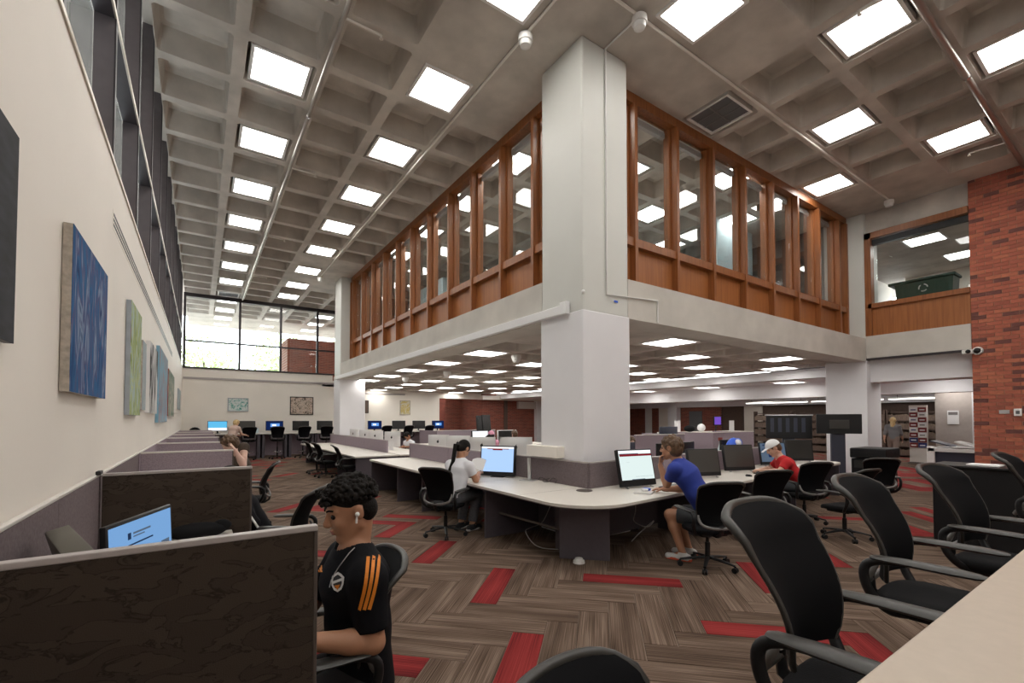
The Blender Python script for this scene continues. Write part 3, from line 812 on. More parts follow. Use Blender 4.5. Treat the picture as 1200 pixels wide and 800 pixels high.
# little sensor and blue tape on the column
single(MB().sphere((4.40, 4.70, 3.46), 0.028, 10, 8), 'motion_sensor', 'plastic_white', 'small round white sensor on the arris of the corner column', 'sensor', smooth=60)
single(MB().rbox(5.02, 4.704, 3.40, 5.10, 4.708, 3.43, 0.001), 'tape_strip', 'blue_plastic', 'short strip of blue tape on the corner column', 'tape')
single(MB().rbox(4.25, 5.1, 1.112, 4.398, 5.85, 1.28, 0.01), 'junction_box', 'cream_wall', 'cream metal junction box beside the foot of the corner column', 'junction box')

# ================================================================== furniture builders
def shell_grid(mb, f, nu, nv, th):
    """thin shell: f(s, t) -> (point, normal); front and back sheets plus the edge"""
    P = [[f(-1 + 2 * i / nu, j / nv) for i in range(nu + 1)] for j in range(nv + 1)]
    vs = [Vector(p) + Vector(n) * th / 2 for row in P for p, n in row] + [Vector(p) - Vector(n) * th / 2 for row in P for p, n in row]
    W_ = nu + 1; N = W_ * (nv + 1); fs = []
    for j in range(nv):
        for i in range(nu):
            a = j * W_ + i
            fs.append((a, a + 1, a + W_ + 1, a + W_)); fs.append((N + a, N + a + W_, N + a + W_ + 1, N + a + 1))
    edge = [i for i in range(W_)] + [j * W_ + nu for j in range(1, nv + 1)] + [nv * W_ + i for i in range(nu - 1, -1, -1)] + [j * W_ for j in range(nv - 1, 0, -1)]
    for k in range(len(edge)):
        a, b = edge[k], edge[(k + 1) % len(edge)]
        fs.append((b, a, N + a, N + b))
    mb.add(vs, fs); return mb

def make_chair(name, label, seat=0.46, ring=False, group=None):
    """swivel chair facing +Y, origin on the floor under the gas column"""
    r = thing(name, label, 'chair', (0, 0, 0), 0, group)
    zs = seat
    # seat cushion: superellipse rings
    mb = MB(); prof = [(0.80, -0.055), (0.97, -0.045), (1.0, -0.02), (0.985, 0.0), (0.90, 0.012), (0.5, 0.008), (0.05, 0.004)]
    n = 28; vs = []
    for s, dz in prof:
        for i in range(n):
            t = 2 * PI * i / n; c, q = math.cos(t), math.sin(t)
            x = 0.245 * s * math.copysign(abs(c) ** 0.6, c); y = 0.235 * s * math.copysign(abs(q) ** 0.6, q)
            drop = -0.03 * max(0, (y - 0.12) / 0.12) ** 2
            vs.append((x, y + 0.01, zs + dz + drop))
    fs = []
    for k in range(len(prof) - 1):
        for i in range(n): fs.append((k * n + i, k * n + (i + 1) % n, (k + 1) * n + (i + 1) % n, (k + 1) * n + i))
    fs += [tuple(range(n - 1, -1, -1)), tuple(range((len(prof) - 1) * n, len(prof) * n))]
    mb.add(vs, fs); mb.build('seat', 'black_fabric', r, smooth=60)
    MB().rbox(-0.16, -0.15, zs - 0.085, 0.16, 0.15, zs - 0.05, 0.015).build('seat_pan', 'black_plastic', r)
    # backrest shell
    H, z0 = 0.47, zs + 0.075
    def bp(s, t):
        w = 0.195 + 0.068 * min(1, t * 1.15)
        w *= 1 - 0.16 * max(0, (t - 0.82) / 0.18) ** 3 - 0.12 * max(0, (0.12 - t) / 0.12) ** 2
        zz = z0 + H * (t - 0.055 * t ** 8 * s ** 4)
        y = -0.215 + 0.03 * math.sin(PI * min(1, t * 1.4)) - 0.13 * t ** 1.5 + 0.055 * s * s - 0.055 * max(0, (t - 0.80) / 0.20) ** 2
        return (w * s, y, zz)
    def bf(s, t):
        e = 1e-3; p = Vector(bp(s, t)); a = Vector(bp(s + e, t)) - p; b = Vector(bp(s, t + e)) - p
        return p, b.cross(a).normalized()
    shell_grid(MB(), bf, 12, 16, 0.018).build('backrest', 'black_mesh', r, smooth=60)
    path = [bp(-1, t / 12) for t in range(13)] + [bp(-1 + k / 6, 1) for k in range(1, 13)] + [bp(1, 1 - t / 12) for t in range(1, 13)]
    MB().tube(path, [0.010] * 10 + [0.012, 0.014, 0.016] + [0.017] * 12 + [0.016, 0.014, 0.012] + [0.010] * 9, 8).build('back_rim', 'chair_rim', r, smooth=60)
    # grey bracket under the backrest, and the bar that carries it
    MB().tube(smooth_path([(-0.215, -0.180, zs + 0.17), (-0.222, -0.205, zs + 0.12), (-0.195, -0.240, zs + 0.065), (-0.09, -0.265, zs + 0.035), (0, -0.27, zs + 0.03),
               (0.09, -0.265, zs + 0.035), (0.195, -0.240, zs + 0.065), (0.222, -0.205, zs + 0.12), (0.215, -0.180, zs + 0.17)], 3), [0.008, 0.011, 0.014] + [0.017] * 19 + [0.014, 0.011, 0.008], 8).build('back_bracket', 'grey_plastic', r, smooth=60)
    MB().tube([(0, -0.05, zs - 0.075), (0, -0.2, zs - 0.07), (0, -0.262, zs - 0.03), (0, -0.27, zs + 0.05)], 0.02, 8, flat=(1.6, 0.8)).build('back_bar', 'black_plastic', r, smooth=60)
    for s in (-1, 1):
        a = MB().tube(smooth_path([(s * 0.10, -0.06, zs - 0.07), (s * 0.22, -0.13, zs - 0.045), (s * 0.275, -0.19, zs + 0.03), (s * 0.287, -0.215, zs + 0.11), (s * 0.287, -0.205, zs + 0.17), (s * 0.285, -0.15, zs + 0.198), (s * 0.28, -0.06, zs + 0.203)], 4),
                      [0.018, 0.0185, 0.019, 0.0195] + [0.021] * 12 + [0.0205, 0.02, 0.0195, 0.019, 0.018, 0.017, 0.016, 0.015, 0.014], 10).build('armrest', 'black_plastic', r, smooth=60)
        pad = MB(); prof = [(-0.19, 0.018), (-0.17, 0.032), (-0.06, 0.043), (0.10, 0.045), (0.175, 0.036), (0.205, 0.015)]
        pad.tube([(s * 0.28 - s * 0.02 * max(0, y), y, zs + 0.212 - 0.02 * abs(y)) for y, w in prof], [w / 0.04 for y, w in prof], 10, flat=(0.04, 0.015))
        pad.build('arm_pad', 'chair_rim', a, smooth=60)
    MB().cyl((0, 0, 0.09), (0, 0, zs * 0.62), 0.028, n=12).cyl((0, 0, zs * 0.6), (0, 0, zs - 0.08), 0.018, n=12).build('gas_column', 'black_plastic', r, smooth=40)
    if ring:
        mb = MB()
        mb.tube([(0.22 * math.cos(2 * PI * k / 24), 0.22 * math.sin(2 * PI * k / 24), 0.30) for k in range(25)], 0.011, 8)
        for k in range(3): mb.tube([(0.02 * math.cos(2 * PI * k / 3), 0.02 * math.sin(2 * PI * k / 3), 0.33), (0.22 * math.cos(2 * PI * k / 3), 0.22 * math.sin(2 * PI * k / 3), 0.30)], 0.009, 6)
        mb.build('foot_ring', 'chrome', r, smooth=60)
    spoke = None
    for k in range(5):
        t = 2 * PI * k / 5 + 0.3; c, q = math.cos(t), math.sin(t)
        sp = MB().tube([(0.02 * c, 0.02 * q, 0.115), (0.16 * c, 0.16 * q, 0.10), (0.30 * c, 0.30 * q, 0.078)], [1, 0.85, 0.6], 8, flat=(0.026, 0.018)).build('base_spoke', 'black_plastic', r, smooth=60)
        px_, py_ = 0.30 * c, 0.30 * q
        w = MB()
        for s in (-1, 1):
            w.cyl((px_ - q * 0.006 * s, py_ + c * 0.006 * s, 0.03), (px_ - q * 0.026 * s, py_ + c * 0.026 * s, 0.03), 0.03, n=12)
        w.cyl((px_, py_, 0.04), (px_, py_, 0.075), 0.01, n=8)
        w.build('caster', 'black_plastic', sp, smooth=40)
    return r
chair0 = make_chair('task_chair', 'x', 0.46)
stool0 = make_chair('drafting_stool', 'x', 0.82, ring=True)
used = {'c': False, 's': False}
def chair(x, y, rz, label, group=None, kind='c'):
    src = chair0 if kind == 'c' else stool0
    if not used[kind]:
        used[kind] = True; src.location = (x, y, 0); src.rotation_euler = (0, 0, rz); src['label'] = label
        if group: src['group'] = group
        return src
    c = copy_tree(src, (x, y, 0), rz, label, group)
    if not group and 'group' in c: del c['group']
    return c

def screen_quads(mb, w, h, y, prints, zc=0.0):
    for x0, z0, x1, z1, mi in prints:
        d = 0.0006 * (1 + mi % 3)
        mb.quad((-w / 2 + w * x0, y - d, zc + h * z0), (-w / 2 + w * x1, y - d, zc + h * z0), (-w / 2 + w * x1, y - d, zc + h * z1), (-w / 2 + w * x0, y - d, zc + h * z1), mi)
def monitor(name, label, loc, rz, w=0.53, h=0.36, chin=0.06, tilt=0.12, lift=0.10, scr='screen_off', prints=(), pmats=(), depth=0.055, stand='foot', bodymat='black_plastic', group=None, cat='monitor'):
    """screen faces -Y; origin on the table under the screen"""
    r = thing(name, label, cat, loc, rz, group)
    R = Matrix.Translation((0, 0, lift)) @ Matrix.Rotation(-tilt, 4, 'X')
    def xf(mb):
        mb.v = [tuple(R @ Vector(p)) for p in mb.v]; return mb
    T = h + chin
    xf(MB().rbox(-w / 2, 0, 0, w / 2, depth, T, 0.008)).build('casing', bodymat, r, smooth=40)
    mb = MB(); b = 0.018
    mb.quad((-w / 2 + b, -0.0008, chin), (w / 2 - b, -0.0008, chin), (w / 2 - b, -0.0008, T - b), (-w / 2 + b, -0.0008, T - b))
    screen_quads(mb, w - 2 * b, T - b - chin, -0.0008, [(a, c, d, e, m + 1) for a, c, d, e, m in prints], chin)
    xf(mb).build('screen', [scr] + list(pmats), r)
    if stand == 'foot':
        MB().rbox(-0.11, 0.0, 0, 0.11, 0.2, 0.012, 0.005).build('foot', bodymat, r)
        MB().obox((0, 0.085, lift * 0.5 + 0.085), (0.07, 0.02, lift + 0.14), (0.15, 0, 0)).build('neck', bodymat, r)
    elif stand == 'easel':
        for s in (-1, 1):
            MB().tube([(s * w * 0.36, -0.03, 0.008), (s * w * 0.36, 0.02, 0.012), (s * w * 0.34, 0.06, lift + 0.05)], 0.010, 8).build('stand_leg', 'silver', r, smooth=60)
        MB().tube([(0, 0.06, lift + 0.22), (0, 0.17, 0.01)], 0.014, 8).build('prop', 'silver', r, smooth=60)
    return r
def imac(label, loc, rz, sc=1.0, group=None):
    """silver all-in-one seen from behind: its back faces -Y"""
    r = thing('desktop_computer', label, 'computer', loc, rz, group)
    w, h = 0.62 * sc, 0.50 * sc
    mb = MB(); z0 = 0.10
    n = 8
    shell = []
    for i in range(n + 1):
        s = -1 + 2 * i / n
        for j in range(n + 1):
            t = -1 + 2 * j / n
            bulge = 0.045 * (1 - s ** 4) * (1 - t ** 4)
            shell.append((s * w / 2, -bulge, z0 + (t + 1) / 2 * h))
    fs = [(i * (n + 1) + j, (i + 1) * (n + 1) + j, (i + 1) * (n + 1) + j + 1, i * (n + 1) + j + 1) for i in range(n) for j in range(n)]
    mb.add(shell, fs); mb.box(-w / 2, 0, z0, w / 2, 0.008, z0 + h)
    mb.build('casing', 'imac_silver', r, smooth=40)
    MB().box(-w / 2 + 0.012, 0.0085, z0 + 0.08, w / 2 - 0.012, 0.0095, z0 + h - 0.012).build('screen', 'screen_off', r)
    MB().sphere((0, -0.046, z0 + h * 0.62), 0.035, 12, 8, sc=(0.85, 0.1, 1)).tube([(0.004, -0.047, z0 + h * 0.62 + 0.036), (0.016, -0.047, z0 + h * 0.62 + 0.052)], 0.006, 6).build('emblem', 'black_plastic', r, smooth=60)
    st = MB(); st.rbox(-0.10, -0.12, 0, 0.10, 0.10, 0.008, 0.003); st.obox((0, -0.06, 0.137), (0.16, 0.008, 0.26), (-0.15, 0, 0))
    st.build('stand', 'imac_silver', r)
    return r
def keyboard(label, loc, rz, mat_='black_plastic', w=0.44, group=None):
    r = thing('keyboard', label, 'keyboard', loc, rz, group)
    MB().rbox(-w / 2, -0.075, 0, w / 2, 0.075, 0.016, 0.005).build('base', mat_, r)
    for k in range(4): MB().box(-w / 2 + 0.015, -0.06 + k * 0.031, 0.0155, w / 2 - 0.015, -0.06 + k * 0.031 + 0.024, 0.022).build('key_row', 'grille' if mat_ == 'black_plastic' else 'paper', r)
    return r
def mouse(label, loc, rz, group=None):
    r = thing('computer_mouse', label, 'mouse', loc, rz, group)
    MB().sphere((0, 0, 0.012), 0.05, 12, 8, sc=(0.62, 1.1, 0.45)).build('shell', 'black_plastic', r, smooth=60)
    MB().box(-0.004, 0.02, 0.03, 0.004, 0.04, 0.036).build('wheel', 'grey_plastic', r)
def cable(label, pts, rad=0.005, m='black_plastic'):
    return single(MB().tube(smooth_path(pts, 5), rad, 6), 'cable', m, label, 'cable', smooth=60)

mat('olive_plastic', (0.075, 0.068, 0.05), 0.5)
# ================================================================== carrels along the left wall
PT = 1.27
PY = [1.92 + 2.695 * k for k in range(8)]
PEND = 0.385
names = ['veined dark', 'first plain', 'second plain', 'third plain', 'fourth plain', 'fifth plain', 'sixth plain', 'last']
mats_p = ['fabric_veined', 'fabric_veined'] + ['fabric_lilac'] * 6
plab = ['tall dark veined fabric carrel partition right beside the young man in the black jersey',
        'dark fabric carrel partition behind the lit blue screen',
        'lilac fabric carrel partition right in front of the brown-haired person resting on a bare arm',
        'lilac fabric carrel partition a',
        'lilac fabric carrel partition b',
        'lilac fabric carrel partition beside the leaning person in pink',
        'lilac fabric carrel partition behind the leaning person in pink',
        'lilac fabric carrel partition with dark bags near the back counter']
plab[3], plab[4] = 'lilac fabric carrel partition next behind the brown-haired person resting on a bare arm', 'lilac fabric carrel partition second behind the brown-haired resting person'
for k, y in enumerate(PY):
    r = thing('carrel_partition', plab[k], 'partition', (-0.1, y, 0), 0, 'carrel partitions along the left wall')
    MB().rbox(WX + 0.05, y - 0.019, 0.04, PEND - 0.012, y + 0.019, PT - 0.02, 0.006).build('panel', mats_p[k], r, world=True)
    MB().rbox(WX + 0.05, y - 0.021, PT - 0.022, PEND, y + 0.021, PT, 0.004).build('top_cap', 'trim_grey' if k < 2 else 'trim_light', r, world=True)
    MB().rbox(PEND - 0.014, y - 0.0205, 0.02, PEND, y + 0.0205, PT - 0.02, 0.003).build('end_trim', 'desk_edge', r, world=True)
    MB().box(WX + 0.09, y - 0.018, 0, PEND - 0.02, y + 0.018, 0.045).build('foot_rail', 'desk_edge', r, world=True)
# wall-side panels, two to a bay
for k, y in enumerate(PY):
    y1 = PY[k + 1] if k + 1 < len(PY) else 22.2
    a0 = y + 0.03 if k else 0.6
    if k == 0:
        spans = [(-0.9, y - 0.033), (y + 0.033, (y + y1) / 2 + 0.12), ((y + y1) / 2 + 0.12, y1 - 0.033)]
    else: spans = [(y + 0.033, (y + y1) / 2), ((y + y1) / 2, y1 - 0.033)]
    r = thing('carrel_back_panel', ['fabric panels lining the wall in the carrel with the lit blue screen', 'fabric panels lining the wall in the carrel with the person in striped trousers',
              'fabric panels lining the wall in the carrel of the brown-haired resting person'][k] if k < 3 else 'fabric panels lining the wall behind a far lilac carrel', 'partition', (WX + 0.04, (y + y1) / 2, 0), 0, 'panels lining the left wall')
    for s0, s1 in spans:
        MB().rbox(WX + 0.012, s0 + 0.003, 0.02, WX + 0.036, s1 - 0.003, PT - 0.02, 0.005).build('panel', 'fabric' if k < 2 else 'fabric_lilac', r, world=True)
        MB().rbox(WX + 0.010, s0 + 0.003, PT - 0.018, WX + 0.039, s1 - 0.003, PT, 0.004).build('top_cap', 'trim_light', r, world=True)
    d = thing('carrel_desk', ['carrel desk under the lit blue screen', 'carrel desk beside the person in striped trousers', 'carrel desk of the brown-haired resting person'][k] if k < 3 else 'carrel desk in a far lilac carrel', 'desk', (-0.2, (y + y1) / 2, 0), 0, 'desks in the carrels')
    MB().rbox(WX + 0.07, y + 0.034, 0.715, 0.24, y1 - 0.034, 0.745, 0.006).build('top', 'laminate', d, world=True)
    for yy in (y + 0.06, y1 - 0.06): MB().box(WX + 0.1, yy - 0.012, 0, 0.2, yy + 0.012, 0.715).build('leg_panel', 'desk_panel', d, world=True)
# things in the first carrel
sc_prints = [(0.26, 0.74, 0.31, 0.84, 0), (0.34, 0.80, 0.62, 0.83, 1), (0.34, 0.755, 0.52, 0.775, 1), (0.26, 0.64, 0.66, 0.665, 0), (0.34, 0.40, 0.40, 0.56, 1), (0.42, 0.38, 0.46, 0.52, 1), (0.48, 0.42, 0.56, 0.54, 1), (0.8, 0.4, 0.95, 0.5, 1), (0, 0, 1, 0.12, 1)]
monitor('computer_screen', 'computer screen showing a blue web page behind the veined carrel partition', (-0.24, 3.30, 0.747), PI / 2 - 0.38, w=0.64, h=0.37, chin=0.03, tilt=0.05, lift=0.0, scr='scr_blue', prints=sc_prints, pmats=('scr_text', 'scr_dim'), depth=0.03, stand='foot')
monitor('computer_screen', 'thick olive-black computer seen from above beside the blue screen', (-0.29, 2.62, 0.747), 1.85, w=0.70, h=0.40, chin=0.05, tilt=0.25, lift=0.01, scr='screen_off', depth=0.085, bodymat='olive_plastic')
bag = MB().sphere((0, 0, 0.05), 0.2, 16, 10, sc=(1.0, 0.5, 0.32)).sphere((0.16, 0.02, 0.07), 0.07, 10, 8, sc=(1, 0.8, 0.7))
single(bag, 'jacket', 'black_fabric', 'crumpled black jacket on the carrel desk by the blue screen', 'jacket', smooth=60, loc=(0.0, 4.40, 0.75))
single(MB().rbox(WX + 0.03, PY[1] - 0.16, PT + 0.002, WX + 0.06, PY[1] - 0.06, PT + 0.03, 0.005), 'cable_clip', 'black_plastic', 'small black clip on top of the carrel wall panel', 'clip')

# ================================================================== pictures
def picture(label, y0, y1, z0, z1, th, front, side, prints=(), x=WX):
    r = thing('painting', label, 'painting', (x, (y0 + y1) / 2, z0), 0)
    MB().box(x + 0.004, y0, z0, x + th, y1, z1).build('canvas_edge', side, r, world=True)
    MB().box(x + th, y0, z0, x + th + 0.003, y1, z1).build('canvas_front', front, r, world=True)
    return r
paintmat('paint_blue', [(0.010, 0.02, 0.06), (0.02, 0.07, 0.19), (0.03, 0.13, 0.30), (0.08, 0.09, 0.20), (0.22, 0.30, 0.44), (0.015, 0.05, 0.15)], 3.4, (1, 2.8, 0.7), 1.0)
paintmat('paint_green', [(0.35, 0.18, 0.16), (0.20, 0.30, 0.10), (0.45, 0.50, 0.25), (0.35, 0.48, 0.55), (0.62, 0.60, 0.12)], 3.0, (1, 3, 1), 1.4)
paintmat('paint_bw', [(0.75, 0.74, 0.72), (0.72, 0.71, 0.69), (0.6, 0.6, 0.6), (0.03, 0.03, 0.03), (0.05, 0.05, 0.05)], 2.0, (1, 3, 0.8), 0.8)
paintmat('paint_sky', [(0.18, 0.34, 0.46), (0.25, 0.42, 0.52), (0.33, 0.30, 0.32), (0.16, 0.30, 0.44)], 2.5, (1, 1, 1), 1.0)
paintmat('paint_red', [(0.32, 0.05, 0.04), (0.10, 0.22, 0.18), (0.5, 0.45, 0.36), (0.06, 0.12, 0.12)], 2.4, (1, 2, 1), 1.0)
paintmat('paint_pale', [(0.45, 0.48, 0.48), (0.35, 0.42, 0.44), (0.6, 0.58, 0.55)], 2.0)
paintmat('paint_teal', [(0.03, 0.12, 0.10), (0.15, 0.42, 0.36), (0.62, 0.70, 0.68), (0.70, 0.72, 0.70), (0.06, 0.25, 0.22)], 5.0, (1, 1, 1), 2.0)
paintmat('paint_brown', [(0.05, 0.03, 0.03), (0.55, 0.42, 0.34), (0.60, 0.50, 0.42), (0.08, 0.06, 0.05), (0.50, 0.38, 0.32)], 5.0, (1.2, 1, 1), 2.0)
paintmat('paint_fig', [(0.70, 0.62, 0.45), (0.55, 0.42, 0.12), (0.68, 0.66, 0.55), (0.03, 0.03, 0.03)], 3.5, (1, 1, 1), 1.5)
mat('black_canvas', (0.018, 0.02, 0.026), 0.8, var=0.4, scale=8, stretch=(1, 1, 3))
mat('canvas_beige', (0.45, 0.40, 0.34), 0.9, var=0.2, scale=30)
mat('canvas_grey', (0.36, 0.40, 0.44), 0.8, var=0.1)
mat('canvas_sky', (0.22, 0.42, 0.55), 0.8, var=0.1)
mat('red_frame', (0.30, 0.05, 0.035), 0.7)
picture('large near-black painting on the cream wall', 1.35, 2.62, 1.98, 2.81, 0.03, 'black_canvas', 'black_plastic')
picture('blue brush-stroke painting on a deep canvas on the cream wall', 3.50, 4.66, 1.835, 2.78, 0.045, 'paint_blue', 'canvas_beige')
picture('green and yellow landscape painting on a grey-edged canvas', 6.15, 7.15, 1.725, 2.92, 0.045, 'paint_green', 'canvas_grey')
picture('narrow cream painting with a brown edge', 7.55, 8.0, 1.80, 2.70, 0.03, 'paint_pale', 'canvas_beige')
picture('white painting with black figures', 8.3, 9.7, 1.77, 2.80, 0.05, 'paint_bw', 'paper')
picture('tall sky-blue painting with a deep pale edge', 10.1, 12.6, 1.62, 2.97, 0.05, 'paint_sky', 'canvas_sky')
picture('red-framed painting with dark green forms', 13.1, 15.9, 1.75, 2.84, 0.045, 'paint_red', 'red_frame')
picture('small pale grey painting nearest the back wall corner', 19.4, 21.5, 2.02, 2.74, 0.03, 'paint_pale', 'canvas_grey')
def back_picture(label, x0, x1, z0, z1, front, side):
    r = thing('painting', label, 'painting', ((x0 + x1) / 2, YF, z0), 0)
    mb = MB(); e = 0.035
    for a, b, c, d in ((x0, z0, x1, z0 + e), (x0, z1 - e, x1, z1), (x0, z0 + e, x0 + e, z1 - e), (x1 - e, z0 + e, x1, z1 - e)): mb.box(a, YF - 0.045, b, c, YF - 0.002, d)
    mb.build('frame', side, r, world=True)
    MB().box(x0 + e, YF - 0.035, z0 + e, x1 - e, YF - 0.01, z1 - e).build('canvas_front', front, r, world=True)
back_picture('teal and white abstract painting on the back wall', 1.02, 1.83, 2.03, 2.63, 'paint_teal', 'canvas_grey')
back_picture('brown and cream abstract painting in a black frame on the back wall', 3.56, 4.60, 1.885, 2.757, 'paint_brown', 'black_plastic')
back_picture('narrow dark brown picture beside the back column', 6.7, 7.31, 1.985, 2.655, 'dark_wall', 'black_plastic')
back_picture('cream and black figure painting on the back wall near the opening', 9.02, 9.61, 1.91, 2.70, 'paint_fig', 'canvas_beige')

# ================================================================== the long shared desk around the corner column
DZ = 0.74
def desk_screen(label, segs, z0, z1, fab, cap='trim_grey'):
    """segs: list of (x0, y0, x1, y1) centre lines"""
    x0, y0 = segs[0][:2]
    r = thing('desk_screen', label, 'desk screen', (x0, y0, z0))
    for a, b, c, d in segs:
        L = math.hypot(c - a, d - b); t = math.atan2(d - b, c - a)
        for nm, hw, za, zb, m in (('panel', 0.025, z0, z1 - 0.018, fab), ('top_cap', 0.029, z1 - 0.018, z1, cap)):
            mb = MB().rbox(0.004, -hw, za, L - 0.004, hw, zb, 0.004)
            mb.v = [(a + x * math.cos(t) - y * math.sin(t), b + x * math.sin(t) + y * math.cos(t), z) for x, y, z in mb.v]
            mb.build(nm, m, r, world=True)
    return r
RA = 0.088                                     # the right wing is turned a little
RC = Vector((4.36, 4.575))
def rw(u, v):                                 # right wing frame: u along the wing, v toward the column side
    return (RC.x + u * math.cos(RA) - v * math.sin(RA), RC.y + u * math.sin(RA) + v * math.cos(RA))
U1 = 7.3
dk = thing('corner_desk', 'long pale L-shaped desk wrapping the corner column', 'desk', (3.8, 4.2, 0))
poly = [(4.34, 10.80), (3.29, 10.80), (3.29, rw(-1.05, -1.0)[1] + 0.06), rw(U1, -0.98), rw(U1, 0.0), (4.34, 4.55)]
poly[2] = (3.27, 3.48)
top = MB().prism(rounded(poly, [0, 0.05, 0.62, 0.35, 0, 0], 12)[::-1], DZ - 0.035, DZ)
top.build('top', 'laminate', dk, world=True, bevel=0.004)
edge = MB().prism([(x + (0.006 if False else 0), y) for x, y in rounded(poly, [0, 0.05, 0.62, 0.35, 0, 0], 12)[::-1]], DZ - 0.045, DZ - 0.0352)
edge.build('edge_band', 'desk_edge', dk, world=True)
for y in (5.62, 7.85, 9.1, 10.72):
    MB().rbox(3.36 if y < 10 else 3.33, y - 0.02, 0.0, 4.32, y + 0.02, DZ - 0.046, 0.004).build('leg_panel', 'desk_panel', dk, world=True)
MB().rbox(4.30, 4.75, 0.06, 4.325, 10.7, DZ - 0.05, 0.003).build('modesty_panel', 'desk_panel', dk, world=True)
def rbx(u0, v0, z0, u1, v1, z1, r_=0.004):
    mb = MB().rbox(u0, v0, z0, u1, v1, z1, r_); mb.v = [(*rw(x, y), z) for x, y, z in mb.v]; return mb
rbx(0.1, -0.05, 0.06, U1 - 0.1, -0.03, DZ - 0.05).build('modesty_panel', 'desk_panel', dk, world=True)
for u in (1.55, 3.1, 4.7, 7.2): rbx(u - 0.02, -0.9, 0, u + 0.02, -0.06, DZ - 0.046).build('leg_panel', 'desk_panel', dk, world=True)
mb = MB().rbox(-0.30, -0.02, 0, 0.30, 0.02, DZ - 0.046, 0.004)
mb.v = [(3.84 + x * R2 + y * R2, 4.10 - x * R2 + y * R2, z) for x, y, z in mb.v]; mb.build('corner_leg', 'desk_panel', dk, world=True)
MB().rbox(3.80, 4.12, 0.02, 3.84, 4.6, DZ - 0.05, 0.004).build('corner_rib', 'desk_panel', dk, world=True)
MB().tube([(3.6, 5.6, 0.33), (3.75, 4.3, 0.30)], 0.018, 8).build('foot_bar', 'desk_edge', dk, world=True)
for y in (4.68, 5.97, 7.85): MB().box(3.29, y - 0.0015, DZ - 0.001, 4.3, y + 0.0015, DZ + 0.0006).build('top_joint', 'desk_edge', dk, world=True)
desk_screen('dark mauve fabric desk screen wrapped around the foot of the corner column', [(4.365, 6.55, 4.365, 4.575), (4.365, 4.575, *rw(1.75, 0))], DZ, 1.095, 'fabric')
desk_screen('lilac fabric desk screen behind the woman in the white shirt', [(4.365, 8.75, 4.365, 6.56), (4.365, 10.95, 4.365, 8.76)], DZ, 1.085, 'fabric_lilac')
desk_screen('mauve fabric desk screen along the right wing of the desk', [(*rw(1.76, 0), *rw(3.5, 0)), (*rw(3.51, 0), *rw(5.3, 0)), (*rw(5.31, 0), *rw(U1, 0))], DZ, 1.10, 'fabric_lilac')
# desk on the other side of the screens
d2 = thing('rear_desk', 'pale desk with silver computers behind the lilac desk screen', 'desk', (4.95, 8.4, 0))
MB().rbox(4.40, 5.85, DZ - 0.035, 5.45, 10.8, DZ, 0.004).build('top', 'laminate', d2, world=True)
for y in (5.9, 8.3, 10.75): MB().box(4.42, y - 0.02, 0, 5.4, y + 0.02, DZ - 0.036).build('leg_panel', 'desk_panel', d2, world=True)
d2 = thing('rear_desk', 'pale desk behind the mauve screen of the right wing', 'desk', (*rw(4.2, 0.6), 0))
rbx(1.1, 0.03, DZ - 0.035, U1, 1.05, DZ).build('top', 'laminate', d2, world=True)
for u in (1.2, 3.2, 5.2, 7.2): rbx(u - 0.02, 0.05, 0, u + 0.02, 1.0, DZ - 0.036).build('leg_panel', 'desk_panel', d2, world=True)
# island behind
d3 = thing('island_desk', 'pale island desk with three black chairs near the back column', 'desk', (3.8, 15, 0))
MB().rbox(3.22, 11.72, DZ - 0.04, 4.34, 19.2, DZ, 0.006).rbox(4.40, 11.72, DZ - 0.04, 5.45, 18.0, DZ, 0.006).build('top', 'laminate', d3, world=True)
MB().rbox(3.27, 11.80, 0, 4.9, 11.84, DZ - 0.042, 0.004).build('end_panel', 'desk_panel', d3, world=True)
for y in (14.2, 16.6, 19.1): MB().box(3.4, y - 0.02, 0, 4.3, y + 0.02, DZ - 0.042).build('leg_panel', 'desk_panel', d3, world=True)
MB().box(4.30, 11.9, 0.05, 4.33, 19.1, DZ - 0.05).build('modesty_panel', 'desk_panel', d3, world=True)
desk_screen('lilac fabric desk screen on the island desk', [(4.37, 12.65, 4.37, 14.9), (4.37, 14.91, 4.37, 17.2), (4.37, 17.21, 4.37, 19.4)], DZ, 1.09, 'fabric_lilac')

# ---- computers and small things on the shared desk
page = [(0, 0.90, 1, 1, 0), (0.02, 0.86, 0.6, 0.9, 2), (0.02, 0.80, 1.0, 0.875, 1), (0.13, 0.815, 0.2, 0.86, 0), (0.42, 0.10, 0.95, 0.105, 2), (0.30, 0.0, 0.7, 0.02, 2), (0.2, 0.6, 0.3, 0.603, 2)]
x, y = rw(0.60, -0.40)
monitor('computer_screen', 'black computer showing a page with a maroon banner before the man in blue', (x, y, DZ), -0.12, w=0.62, h=0.42, chin=0.085, tilt=0.22, lift=0.03, scr='scr_page', prints=page, pmats=('scr_white', 'scr_maroon', 'scr_dim'), depth=0.06, stand='easel')
x, y = rw(1.02, -0.62); keyboard('black keyboard in front of the man in blue', (x, y, DZ), 0.15)
x, y = rw(0.60, -0.80); mouse('black mouse beside the notebook', (x, y, DZ), 0.3)
x, y = rw(0.30, -0.68)
q = thing('notebook', 'spiral notebook with a blue and white pack on the desk corner', 'notebook', (x, y, DZ), 0.5)
MB().rbox(-0.15, -0.11, 0, 0.15, 0.11, 0.018, 0.004).build('pages', 'paper', q)
MB().rbox(-0.15, -0.11, 0.0182, 0.15, 0.11, 0.021, 0.001).build('cover', 'trim_light', q)
q2 = thing('tissue_pack', 'white tissue pack with a blue band lying on the notebook', 'tissue pack', (x + 0.03, y, DZ + 0.022), 0.3)
